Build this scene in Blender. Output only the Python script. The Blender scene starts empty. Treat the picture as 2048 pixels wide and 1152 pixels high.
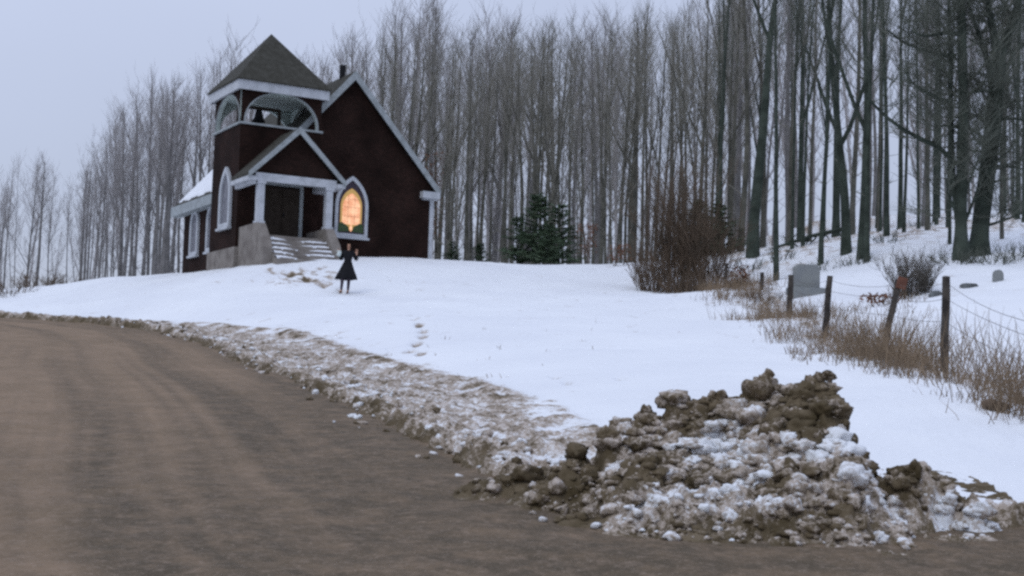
import bpy, bmesh, math, random
import numpy as np
from mathutils import Vector, Matrix

R_ = math.radians
sc = bpy.context.scene
COL = sc.collection

# ------------------------------------------------------------------ noise
def _hash(ix, iy, iz, seed):
    h = (ix.astype(np.uint32) * np.uint32(374761393) + iy.astype(np.uint32) * np.uint32(668265263)
         + iz.astype(np.uint32) * np.uint32(2147483647) + np.uint32(seed * 1013904223 % 4294967291))
    h = (h ^ (h >> np.uint32(13))) * np.uint32(1274126177)
    return (h ^ (h >> np.uint32(16)))

def noise3(x, y, z, seed=0):
    x = np.asarray(x, float); y = np.asarray(y, float); z = np.asarray(z, float) + np.zeros_like(x)
    xi = np.floor(x).astype(np.int64); yi = np.floor(y).astype(np.int64); zi = np.floor(z).astype(np.int64)
    fx, fy, fz = x - xi, y - yi, z - zi
    f = lambda t: t * t * t * (t * (t * 6 - 15) + 10)
    u, v, w = f(fx), f(fy), f(fz)
    out = 0
    for dx in (0, 1):
        for dy in (0, 1):
            for dz in (0, 1):
                h = _hash(xi + dx, yi + dy, zi + dz, seed)
                gx = (h & 255) / 127.5 - 1; gy = ((h >> np.uint32(8)) & 255) / 127.5 - 1; gz = ((h >> np.uint32(16)) & 255) / 127.5 - 1
                d = gx * (fx - dx) + gy * (fy - dy) + gz * (fz - dz)
                out = out + d * (u if dx else 1 - u) * (v if dy else 1 - v) * (w if dz else 1 - w)
    return out * 1.1

def noise2(x, y, seed=0):
    x = np.asarray(x, float); y = np.asarray(y, float)
    xi = np.floor(x).astype(np.int64); yi = np.floor(y).astype(np.int64); z0 = np.zeros_like(xi)
    fx, fy = x - xi, y - yi
    f = lambda t: t * t * t * (t * (t * 6 - 15) + 10)
    u, v = f(fx), f(fy)
    out = 0
    for dx in (0, 1):
        for dy in (0, 1):
            h = _hash(xi + dx, yi + dy, z0, seed)
            a = (h & 1023) / 1024.0 * 6.28318
            out = out + (np.cos(a) * (fx - dx) + np.sin(a) * (fy - dy)) * (u if dx else 1 - u) * (v if dy else 1 - v)
    return out * 1.5

def fbm2(x, y, oct=4, seed=0, gain=.5):
    s = 0; a = 1
    for i in range(oct):
        s = s + a * noise2(x * 2 ** i, y * 2 ** i, seed + i * 7); a *= gain
    return s

def fbm3(x, y, z, oct=4, seed=0, gain=.5):
    s = 0; a = 1
    for i in range(oct):
        s = s + a * noise3(x * 2 ** i, y * 2 ** i, z * 2 ** i, seed + i * 7); a *= gain
    return s

def sstep(a, b, x):
    t = np.clip((x - a) / (b - a), 0, 1); return t * t * (3 - 2 * t)

# ------------------------------------------------------------------ camera (50 mm, tilted a little up, rolled a little)
PITCH, ROLL, F = .081, .029, 2844.0
cd = bpy.data.cameras.new('camera'); cam = bpy.data.objects.new('camera', cd); COL.objects.link(cam)
cd.sensor_width = 36; cd.lens = F / 2048 * 36; cd.clip_end = 3000; cd.clip_start = .1
X0 = Vector((1, 0, 0)); Z0 = Vector((0, -math.sin(PITCH), math.cos(PITCH))); Y0 = Vector((0, math.cos(PITCH), math.sin(PITCH)))
cx = X0 * math.cos(ROLL) + Z0 * math.sin(ROLL); cy = -X0 * math.sin(ROLL) + Z0 * math.cos(ROLL)
cam.matrix_world = Matrix((cx, cy, -Y0)).transposed().to_4x4()
sc.camera = cam

def at(px, py, Y):
    """the world point at forward distance Y that the photograph shows at pixel (px, py) - used to survey the place"""
    u2 = px - 1024; v2 = 576 - py
    u = u2 * math.cos(ROLL) - v2 * math.sin(ROLL); v = u2 * math.sin(ROLL) + v2 * math.cos(ROLL)
    d = X0 * (u / F) + Y0 + Z0 * (v / F)
    return d * (Y / d.y)

# ------------------------------------------------------------------ materials
def mat(name, base, rough=.9, noise=None, bump=0, bscale=40, spec=.2):
    """principled; noise = (scale, other colour, low, high) mottles the base in object space"""
    m = bpy.data.materials.new(name); m.use_nodes = True
    nt = m.node_tree; b = nt.nodes['Principled BSDF']
    b.inputs['Base Color'].default_value = (*base, 1); b.inputs['Roughness'].default_value = rough
    b.inputs['Specular IOR Level'].default_value = spec
    if noise or bump:
        tc = nt.nodes.new('ShaderNodeTexCoord')
    if noise:
        n = nt.nodes.new('ShaderNodeTexNoise'); n.inputs['Scale'].default_value = noise[0]; n.inputs['Detail'].default_value = 6
        nt.links.new(tc.outputs['Object'], n.inputs['Vector'])
        r = nt.nodes.new('ShaderNodeMapRange'); r.inputs[1].default_value = noise[2]; r.inputs[2].default_value = noise[3]
        nt.links.new(n.outputs['Fac'], r.inputs[0])
        x = nt.nodes.new('ShaderNodeMix'); x.data_type = 'RGBA'
        x.inputs[6].default_value = (*base, 1); x.inputs[7].default_value = (*noise[1], 1)
        nt.links.new(r.outputs[0], x.inputs[0]); nt.links.new(x.outputs[2], b.inputs['Base Color'])
    if bump:
        n2 = nt.nodes.new('ShaderNodeTexNoise'); n2.inputs['Scale'].default_value = bscale; n2.inputs['Detail'].default_value = 5
        nt.links.new(tc.outputs['Object'], n2.inputs['Vector'])
        bp = nt.nodes.new('ShaderNodeBump'); bp.inputs['Strength'].default_value = bump; bp.inputs['Distance'].default_value = .05
        nt.links.new(n2.outputs['Fac'], bp.inputs['Height']); nt.links.new(bp.outputs[0], b.inputs['Normal'])
    return m

M = {}
M['white'] = mat('painted_trim', (.50, .52, .55), .6, (3, (.36, .38, .40), .45, .75), .1, 60)
M['white_dull'] = mat('weathered_trim', (.34, .37, .38), .7, (4, (.22, .24, .24), .4, .75), .1, 60)
M['pale_green'] = mat('belfry_paint', (.56, .64, .61), .8, (2.5, (.42, .49, .46), .4, .7))
M['roof'] = mat('roof_shingle', (.046, .044, .035), .95, (5, (.070, .068, .057), .4, .7), .5, 30)
M['concrete'] = mat('old_concrete', (.25, .225, .20), .95, (2.2, (.15, .13, .115), .4, .72), .4, 25)
M['snow'] = mat('roof_snow', (.80, .82, .85), .9, (3, (.7, .72, .76), .4, .7), .3, 12)
M['door'] = mat('brown_door', (.030, .022, .016), .8, (6, (.045, .034, .026), .4, .7))
M['iron'] = mat('black_iron', (.008, .008, .010), .6)
M['bark'] = mat('grey_bark', (.135, .130, .106), .95, (1.2, (.064, .063, .050), .38, .62), .5, 14)
M['bark_dark'] = mat('dark_bark', (.060, .074, .058), .95, (1.6, (.028, .036, .028), .38, .64), .6, 14)
M['bark_hazed'] = mat('hazed_bark', (.20, .19, .185), .95, (1.2, (.125, .12, .115), .38, .62), .4, 14)  # haze over left and far trees, put into the bark colour
M['twig_hazed'] = mat('hazed_twig', (.34, .32, .31), .95, (.6, (.25, .235, .23), .4, .65))  # the same haze, put into the twig colour
M['twig'] = mat('grey_twig', (.275, .26, .22), .95, (.6, (.175, .168, .14), .4, .65))
M['twig_dark'] = mat('dark_twig', (.140, .150, .122), .95, (.6, (.085, .094, .076), .4, .65))
M['brush'] = mat('brown_brush', (.15, .108, .075), .95, (1.2, (.095, .072, .052), .4, .65))
M['brush_grey'] = mat('grey_brush', (.13, .115, .095), .95, (1.2, (.08, .072, .06), .4, .65))
M['grass'] = mat('dry_grass', (.28, .205, .135), .95, (2, (.155, .115, .078), .4, .65))
M['needle'] = mat('evergreen_needle', (.085, .125, .074), .8, (2.5, (.14, .185, .115), .4, .65))
M['rust_leaf'] = mat('dead_leaf', (.17, .075, .042), .9, (3, (.10, .055, .035), .4, .65))
M['post'] = mat('grey_post', (.075, .065, .055), .95, (5, (.035, .03, .027), .4, .65), .5, 30)
M['wire'] = mat('rusty_wire', (.09, .075, .065), .7)
M['rust'] = mat('rusty_plate', (.16, .072, .048), .85, (9, (.11, .05, .035), .4, .65))
M['stone'] = mat('grave_stone', (.24, .25, .24), .9, (3, (.20, .21, .215), .4, .7), .3, 20)
M['stone_dark'] = mat('dark_stone', (.16, .17, .17), .9, (5, (.07, .075, .075), .4, .7), .3, 20)
M['skin'] = mat('skin', (.50, .29, .20), .6)
M['hair'] = mat('dark_hair', (.010, .007, .006), .95, None, 0, 40, .03)
M['coat'] = mat('black_wool', (.010, .010, .012), .95, (20, (.016, .016, .02), .4, .7), .3, 80)
M['stocking'] = mat('stocking', (.060, .045, .062), .8)
M['shoe'] = mat('brown_shoe', (.12, .055, .035), .5)
M['cloth'] = mat('white_cloth', (.62, .68, .66), .9)
M['eye'] = mat('eye', (.02, .015, .012), .3)
M['lip'] = mat('lip', (.34, .12, .10), .5)
M['glass'] = mat('dull_glass', (.17, .17, .19), .35, (4, (.10, .10, .12), .4, .7))
M['lead_glass'] = mat('violet_glass', (.050, .040, .055), .4, (14, (.085, .060, .075), .4, .7))
M['green_glass'] = mat('green_glass', (.045, .085, .035), .4, (12, (.09, .11, .05), .4, .7))

def lit_glass():
    m = bpy.data.materials.new('lit_orange_glass'); m.use_nodes = True
    nt = m.node_tree; b = nt.nodes['Principled BSDF']; b.inputs['Base Color'].default_value = (.5, .2, .06, 1)
    tc = nt.nodes.new('ShaderNodeTexCoord')
    n = nt.nodes.new('ShaderNodeTexNoise'); n.inputs['Scale'].default_value = 4.5; n.inputs['Detail'].default_value = 4
    nt.links.new(tc.outputs['Object'], n.inputs['Vector'])
    r = nt.nodes.new('ShaderNodeValToRGB')
    r.color_ramp.elements[0].position = .35; r.color_ramp.elements[0].color = (.72, .30, .15, 1)
    r.color_ramp.elements[1].position = .68; r.color_ramp.elements[1].color = (.98, .56, .32, 1)
    nt.links.new(n.outputs['Fac'], r.inputs[0])
    b.inputs['Emission Strength'].default_value = .75
    nt.links.new(r.outputs[0], b.inputs['Emission Color']); nt.links.new(r.outputs[0], b.inputs['Base Color'])
    return m
M['lit'] = lit_glass()
def lit_yellow():
    m = mat('lit_yellow_glass', (.4, .3, .1), .4); b = m.node_tree.nodes['Principled BSDF']
    b.inputs['Emission Color'].default_value = (.55, .30, .10, 1); b.inputs['Emission Strength'].default_value = .5
    return m
M['lit_yellow'] = lit_yellow()

def brick():
    m = bpy.data.materials.new('dark_brown_shingle'); m.use_nodes = True
    nt = m.node_tree; b = nt.nodes['Principled BSDF']; b.inputs['Roughness'].default_value = .95; b.inputs['Specular IOR Level'].default_value = .1
    tc = nt.nodes.new('ShaderNodeTexCoord'); sp = nt.nodes.new('ShaderNodeSeparateXYZ'); cb = nt.nodes.new('ShaderNodeCombineXYZ')
    ad = nt.nodes.new('ShaderNodeMath'); ad.operation = 'ADD'
    nt.links.new(tc.outputs['Object'], sp.inputs[0]); nt.links.new(sp.outputs[0], ad.inputs[0]); nt.links.new(sp.outputs[1], ad.inputs[1])
    nt.links.new(ad.outputs[0], cb.inputs[0]); nt.links.new(sp.outputs[2], cb.inputs[1])
    t = nt.nodes.new('ShaderNodeTexBrick'); t.inputs['Scale'].default_value = 1
    t.inputs['Brick Width'].default_value = .13; t.inputs['Row Height'].default_value = .085; t.inputs['Mortar Size'].default_value = .007
    t.inputs['Color1'].default_value = (.030, .0155, .012, 1); t.inputs['Color2'].default_value = (.020, .0115, .009, 1); t.inputs['Mortar'].default_value = (.009, .006, .0055, 1)
    nt.links.new(cb.outputs[0], t.inputs['Vector'])
    n = nt.nodes.new('ShaderNodeTexNoise'); n.inputs['Scale'].default_value = .9; n.inputs['Detail'].default_value = 6
    nt.links.new(tc.outputs['Object'], n.inputs['Vector'])
    r = nt.nodes.new('ShaderNodeMapRange'); r.inputs[1].default_value = .3; r.inputs[2].default_value = .7; r.inputs[3].default_value = .6; r.inputs[4].default_value = 1.5
    nt.links.new(n.outputs['Fac'], r.inputs[0])
    x = nt.nodes.new('ShaderNodeMix'); x.data_type = 'RGBA'; x.blend_type = 'MULTIPLY'; x.inputs[0].default_value = 1
    nt.links.new(t.outputs['Color'], x.inputs[6]); nt.links.new(r.outputs[0], x.inputs[7]); nt.links.new(x.outputs[2], b.inputs['Base Color'])
    bp = nt.nodes.new('ShaderNodeBump'); bp.inputs['Strength'].default_value = .6; bp.inputs['Distance'].default_value = .02
    nt.links.new(t.outputs['Fac'], bp.inputs['Height']); bp.invert = True; nt.links.new(bp.outputs[0], b.inputs['Normal'])
    return m
M['brick'] = brick()

def ground_mat(name, kind):
    """snow with bare dirt where the vertex attribute 'dirt' says the plough turned it up; road gravel with tyre tracks"""
    m = bpy.data.materials.new(name); m.use_nodes = True
    nt = m.node_tree; L = nt.links; N = nt.nodes.new; b = nt.nodes['Principled BSDF']
    b.inputs['Roughness'].default_value = .92; b.inputs['Specular IOR Level'].default_value = .15
    g = N('ShaderNodeNewGeometry')
    at_ = N('ShaderNodeAttribute'); at_.attribute_name = 'dirt'
    def nz(scale, det=6, rough=.6):
        n = N('ShaderNodeTexNoise'); n.inputs['Scale'].default_value = scale; n.inputs['Detail'].default_value = det; n.inputs['Roughness'].default_value = rough
        L.new(g.outputs['Position'], n.inputs['Vector']); return n.outputs['Fac']
    def rng(v, a, b_, c=0, d=1):
        r = N('ShaderNodeMapRange'); r.inputs[1].default_value = a; r.inputs[2].default_value = b_; r.inputs[3].default_value = c; r.inputs[4].default_value = d
        L.new(v, r.inputs[0]); return r.outputs[0]
    def math_(op, a, b_):
        x = N('ShaderNodeMath'); x.operation = op
        for i, v in enumerate((a, b_)):
            if isinstance(v, (int, float)): x.inputs[i].default_value = v
            else: L.new(v, x.inputs[i])
        return x.outputs[0]
    def mix(f, a, b_):
        x = N('ShaderNodeMix'); x.data_type = 'RGBA'
        L.new(f, x.inputs[0])
        for i, v in ((6, a), (7, b_)):
            if isinstance(v, tuple): x.inputs[i].default_value = (*v, 1)
            else: L.new(v, x.inputs[i])
        return x.outputs[2]
    if kind == 'snow':
        snow = mix(rng(nz(.35), .35, .65), (.80, .82, .84), (.74, .76, .79))
        dirt = mix(rng(nz(5), .35, .65), (.072, .054, .028), (.155, .120, .076))
        grey = mix(rng(nz(9, 8, .7), .40, .60), (.50, .43, .37), (.285, .232, .178))
        fine = math_('ADD', at_.outputs['Fac'], math_('ADD', rng(nz(4.5, 8, .75), .25, .75, -.24, .24), rng(nz(27, 8, .8), .28, .72, -.42, .42)))
        c = mix(rng(fine, .28, .52), snow, grey)
        c = mix(rng(fine, .60, .84), c, dirt)
        L.new(c, b.inputs['Base Color'])
        h = math_('ADD', math_('MULTIPLY', nz(6, 8, .65), .6), math_('MULTIPLY', nz(28, 5, .6), .3))
        bp = N('ShaderNodeBump'); bp.inputs['Strength'].default_value = .45; bp.inputs['Distance'].default_value = .08
    else:
        c = mix(rng(nz(1.3, 8, .65), .35, .65), (.262, .184, .120), (.192, .136, .084))
        c = mix(math_('MULTIPLY', at_.outputs['Fac'], rng(nz(3.1, 8, .75), .22, .58)), c, (.088, .068, .044))
        c = mix(rng(nz(11, 8, .8), .50, .72, 0, .55), c, (.33, .25, .19))
        c = mix(rng(nz(13.7, 8, .8), .52, .74, 0, .75), c, (.085, .064, .044))
        c = mix(rng(nz(45, 4, .7), .58, .74), c, (.34, .27, .21))
        c = mix(rng(nz(60, 4, .7), .62, .78), c, (.06, .048, .04))
        L.new(c, b.inputs['Base Color'])
        b.inputs['Roughness'].default_value = .85
        h = math_('ADD', math_('MULTIPLY', nz(3, 6), .7), math_('MULTIPLY', nz(50, 5, .7), .25))
        bp = N('ShaderNodeBump'); bp.inputs['Strength'].default_value = .5; bp.inputs['Distance'].default_value = .06
    L.new(h, bp.inputs['Height']); L.new(bp.outputs[0], b.inputs['Normal'])
    return m
M['snow_ground'] = ground_mat('snow_and_dirt', 'snow')
M['road'] = ground_mat('dirt_road', 'road')

# ------------------------------------------------------------------ object helpers
def tag(o, label=None, cat=None, group=None, kind=None):
    if label: o['label'] = label
    if cat: o['category'] = cat
    if group: o['group'] = group
    if kind: o['kind'] = kind
    return o

def empty(name, loc=(0, 0, 0), rz=0):
    o = bpy.data.objects.new(name, None); COL.objects.link(o)
    o.location = loc; o.rotation_euler = (0, 0, rz); o.empty_display_size = .3
    return o

def mesh_np(name, V, faces, m, parent=None, smooth=False, attr=None, mats=None, midx=None):
    """V (n,3) array; faces = list of int arrays, each (k, 3) or (k, 4)"""
    me = bpy.data.meshes.new(name)
    V = np.asarray(V, np.float32)
    me.vertices.add(len(V)); me.vertices.foreach_set('co', V.ravel())
    loops = np.concatenate([f.ravel() for f in faces]).astype(np.int32)
    tot = np.concatenate([np.full(len(f), f.shape[1], np.int32) for f in faces])
    start = np.concatenate([[0], np.cumsum(tot)[:-1]]).astype(np.int32)
    me.loops.add(len(loops)); me.loops.foreach_set('vertex_index', loops)
    me.polygons.add(len(tot)); me.polygons.foreach_set('loop_start', start); me.polygons.foreach_set('loop_total', tot)
    if smooth: me.polygons.foreach_set('use_smooth', np.ones(len(tot), bool))
    for k in (mats or [m]): me.materials.append(k)
    if midx is not None: me.polygons.foreach_set('material_index', np.asarray(midx, np.int32))
    if attr is not None:
        a = me.attributes.new('dirt', 'FLOAT', 'POINT'); a.data.foreach_set('value', np.asarray(attr, np.float32))
    me.update(calc_edges=True); me.validate()
    o = bpy.data.objects.new(name, me); COL.objects.link(o); o.parent = parent
    return o

class MB:
    """collects simple solids and links them as one mesh"""
    def __init__(s): s.v = []; s.f = []; s.mi = []
    def add(s, vs, fs, mi=0):
        n = len(s.v); s.v += [tuple(v) for v in vs]
        s.f += [tuple(i + n for i in f) for f in fs]; s.mi += [mi] * len(fs)
        return s
    def box(s, x0, x1, y0, y1, z0, z1, mi=0):
        return s.add([(x, y, z) for z in (z0, z1) for y in (y0, y1) for x in (x0, x1)],
                     [(0, 2, 3, 1), (4, 5, 7, 6), (0, 1, 5, 4), (2, 6, 7, 3), (0, 4, 6, 2), (1, 3, 7, 5)], mi)
    def prism(s, poly, d0, d1, axis='y', mi=0):
        """poly in the plane across the axis: (x,z) for y, (y,z) for x, (x,y) for z"""
        n = len(poly)
        P = lambda a, b, d: (a, d, b) if axis == 'y' else (d, a, b) if axis == 'x' else (a, b, d)
        vs = [P(a, b, d0) for a, b in poly] + [P(a, b, d1) for a, b in poly]
        return s.add(vs, [tuple(range(n)), tuple(range(2 * n - 1, n - 1, -1))] + [(i, n + i, n + (i + 1) % n, (i + 1) % n) for i in range(n)], mi)
    def ring(s, outer, inner, d0, d1, axis='y', mi=0):
        n = len(outer)
        P = lambda a, b, d: (a, d, b) if axis == 'y' else (d, a, b)
        vs = [P(a, b, d) for d in (d0, d1) for poly in (outer, inner) for a, b in poly]
        fs = []
        for i in range(n):
            j = (i + 1) % n
            fs += [(i, j, n + j, n + i), (2 * n + i, 3 * n + i, 3 * n + j, 2 * n + j), (i, 2 * n + i, 2 * n + j, j), (n + i, n + j, 3 * n + j, 3 * n + i)]
        return s.add(vs, fs, mi)
    def build(s, name, m, parent=None, mats=None, bevel=0, smooth=False):
        me = bpy.data.meshes.new(name); me.from_pydata(s.v, [], s.f)
        for k in (mats or [m]): me.materials.append(k)
        me.polygons.foreach_set('material_index', s.mi)
        bm = bmesh.new(); bm.from_mesh(me); bmesh.ops.recalc_face_normals(bm, faces=bm.faces[:])
        if bevel: bmesh.ops.bevel(bm, geom=bm.edges[:], offset=bevel, segments=1, affect='EDGES')
        bm.to_mesh(me); bm.free()
        if smooth: me.polygons.foreach_set('use_smooth', [True] * len(me.polygons))
        o = bpy.data.objects.new(name, me); COL.objects.link(o); o.parent = parent
        return o

class Tubes:
    """many tapered tubes in one mesh, built in batches"""
    def __init__(s): s.g = {}
    def add(s, pts, rad, k=3):
        s.g.setdefault((len(pts), k), []).append((pts, rad))
    def arrays(s):
        Vs = []; Fs = []; off = 0
        for (n, k), lst in s.g.items():
            P = np.array([p for p, r in lst], float); Rr = np.array([r for p, r in lst], float)
            T = np.gradient(P, axis=1); T /= np.linalg.norm(T, axis=2, keepdims=True) + 1e-9
            ref = np.where(np.abs(T[..., 2:3]) > .9, np.array([1., 0, 0]), np.array([0, 0, 1.]))
            ref = np.broadcast_to(ref[:, :1], T.shape)
            A = np.cross(T, ref); A /= np.linalg.norm(A, axis=2, keepdims=True) + 1e-9
            B = np.cross(T, A)
            ang = np.arange(k) * 2 * np.pi / k
            V = P[:, :, None] + Rr[:, :, None, None] * (A[:, :, None] * np.cos(ang)[None, None, :, None] + B[:, :, None] * np.sin(ang)[None, None, :, None])
            m = len(lst)
            idx = np.arange(m * n * k).reshape(m, n, k) + off
            q = np.stack([idx[:, :-1], np.roll(idx, -1, 2)[:, :-1], np.roll(idx, -1, 2)[:, 1:], idx[:, 1:]], -1).reshape(-1, 4)
            Vs.append(V.reshape(-1, 3)); Fs.append(q); off += m * n * k
        return np.concatenate(Vs), np.concatenate(Fs)
    def build(s, name, m, parent=None):
        V, Fq = s.arrays()
        return mesh_np(name, V, [Fq], m, parent, smooth=True)

# ------------------------------------------------------------------ the lie of the land
def road_z(x, y):
    y = np.asarray(y, float)
    return -1.5 + .082 * np.clip(y, -30, 58) + .02 * np.clip(y - 58, 0, 200)

EDGE = [(90, 30), (20, 13.6), (8, 10.7), (3.33, 9.3), (2.61, 9.0), (2.02, 8.55), (1.32, 8.65), (.59, 8.95), (.24, 10.1), (-.25, 11.3), (-.7, 12.9),
        (-1.85, 16.7), (-2.93, 20), (-4.69, 24.75), (-6.9, 31.7), (-9.6, 38.5), (-13, 43.5), (-18.4, 47.8), (-30, 54), (-90, 76)]
EDGE2 = [(-5.5, -120), (-5.6, -20), (-6.2, 0), (-7.5, 8), (-10.5, 18), (-15, 27), (-22, 36), (-34, 45), (-95, 64)]

def sdist(x, y, line, sgn):
    x = np.asarray(x, float); y = np.asarray(y, float)
    best = np.full(x.shape, 1e18); sign = np.ones(x.shape); along = np.zeros(x.shape); acc = 0
    for (x0, y0), (x1, y1) in zip(line[:-1], line[1:]):
        dx, dy = x1 - x0, y1 - y0; l2 = dx * dx + dy * dy
        t = np.clip(((x - x0) * dx + (y - y0) * dy) / l2, 0, 1)
        d = (x - x0 - t * dx) ** 2 + (y - y0 - t * dy) ** 2
        cr = dx * (y - y0) - dy * (x - x0)
        m = d < best - 1e-12
        best = np.where(m, d, best); sign = np.where(m, np.where(cr > 0, 1, -1), sign); along = np.where(m, acc + t * math.sqrt(l2), along)
        acc += math.sqrt(l2)
    return np.sqrt(best) * sign * sgn, along

SURVEY = [  # (pixel x, pixel y, distance): where the photograph shows the snow surface
    (692, 590, 47), (477, 533, 54), (540, 527, 51.3), (665, 522, 52.3), (861, 518, 58.6), (354, 547, 63), (950, 524, 62), (1100, 532, 60), (1240, 546, 57),
    (1300, 583, 49), (1452, 603, 49), (1575, 652, 37), (1645, 683, 28), (1755, 714, 24), (1890, 748, 19.5), (2048, 800, 16), (200, 557, 65), (100, 572, 68), (0, 601, 60),
    (1024, 700, 25), (1024, 620, 38), (1024, 570, 50), (830, 700, 25.5), (1300, 700, 23.5), (1300, 640, 32), (1800, 800, 14.5), (2000, 950, 11.3), (2048, 1035, 9.9), (1900, 1000, 10.4),
    (1950, 535, 42), (2048, 533, 43), (1800, 600, 33), (1950, 700, 24), (1610, 585, 40), (1550, 560, 46), (1960, 510, 46), (1720, 517, 50), (1600, 500, 55), (1480, 510, 58),
    (1850, 430, 85), (2048, 432, 85), (1650, 440, 85), (500, 600, 43), (700, 640, 34), (250, 600, 50), (400, 590, 47), (1500, 760, 17), (1400, 850, 13.5), (1150, 790, 16.5)]
ctrl = [tuple(at(*s)) for s in SURVEY]
for (x, y) in EDGE[1:-1]: ctrl.append((x, y, float(road_z(x, y)) + .06))
ctrl += [(0, 80, 6.2), (-15, 80, 5.2), (8, 80, 7.0), (-30, 85, 4.6), (-25, 110, 5.0), (0, 115, 6.6), (20, 120, 12.5), (45, 110, 13.5), (-60, 120, 4.5), (70, 60, 9), (40, 30, 3.5), (45, 8, 0), (0, 200, 8), (-90, 200, 5), (90, 200, 14)]
ctrl = np.array(ctrl)
def _rbf_fit():
    n = len(ctrl); P = ctrl[:, :2]
    D = np.linalg.norm(P[:, None] - P[None], axis=2); K = np.where(D > 0, D * D * np.log(D + 1e-9), 0) + np.eye(n) * 3.0
    A = np.zeros((n + 3, n + 3)); A[:n, :n] = K; A[:n, n] = 1; A[:n, n + 1:] = P; A[n, :n] = 1; A[n + 1:, :n] = P.T
    b = np.zeros(n + 3); b[:n] = ctrl[:, 2]
    return np.linalg.solve(A, b)
RBF = _rbf_fit()
def field_z(x, y):
    x = np.asarray(x, float); y = np.asarray(y, float); sh = x.shape
    xf = x.ravel(); yf = y.ravel(); n = len(ctrl)
    out = RBF[n] + RBF[n + 1] * xf + RBF[n + 2] * yf
    for i in range(n):
        d2 = (xf - ctrl[i, 0]) ** 2 + (yf - ctrl[i, 1]) ** 2
        out = out + RBF[i] * .5 * d2 * np.log(d2 + 1e-12)
    return np.clip(out, -3, 16).reshape(sh)

FOOT = [(824, 628), (829, 640), (839, 649), (846, 660), (846, 672), (834, 683), (822, 694), (843, 700), (780, 690), (1240, 755), (1135, 757), (1110, 750)]
FOOT3 = []
for i, (px, py) in enumerate(FOOT):
    best = None
    for k in range(400):
        Y = 14 + k * .1; p = at(px, py, Y)
        e = float(field_z(np.array([p.x]), np.array([p.y]))[0]) - p.z
        if best is None or abs(e) < best[0]: best = (abs(e), p)
    FOOT3.append((best[1].x, best[1].y, .13 if i < 8 else .09))

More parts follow.
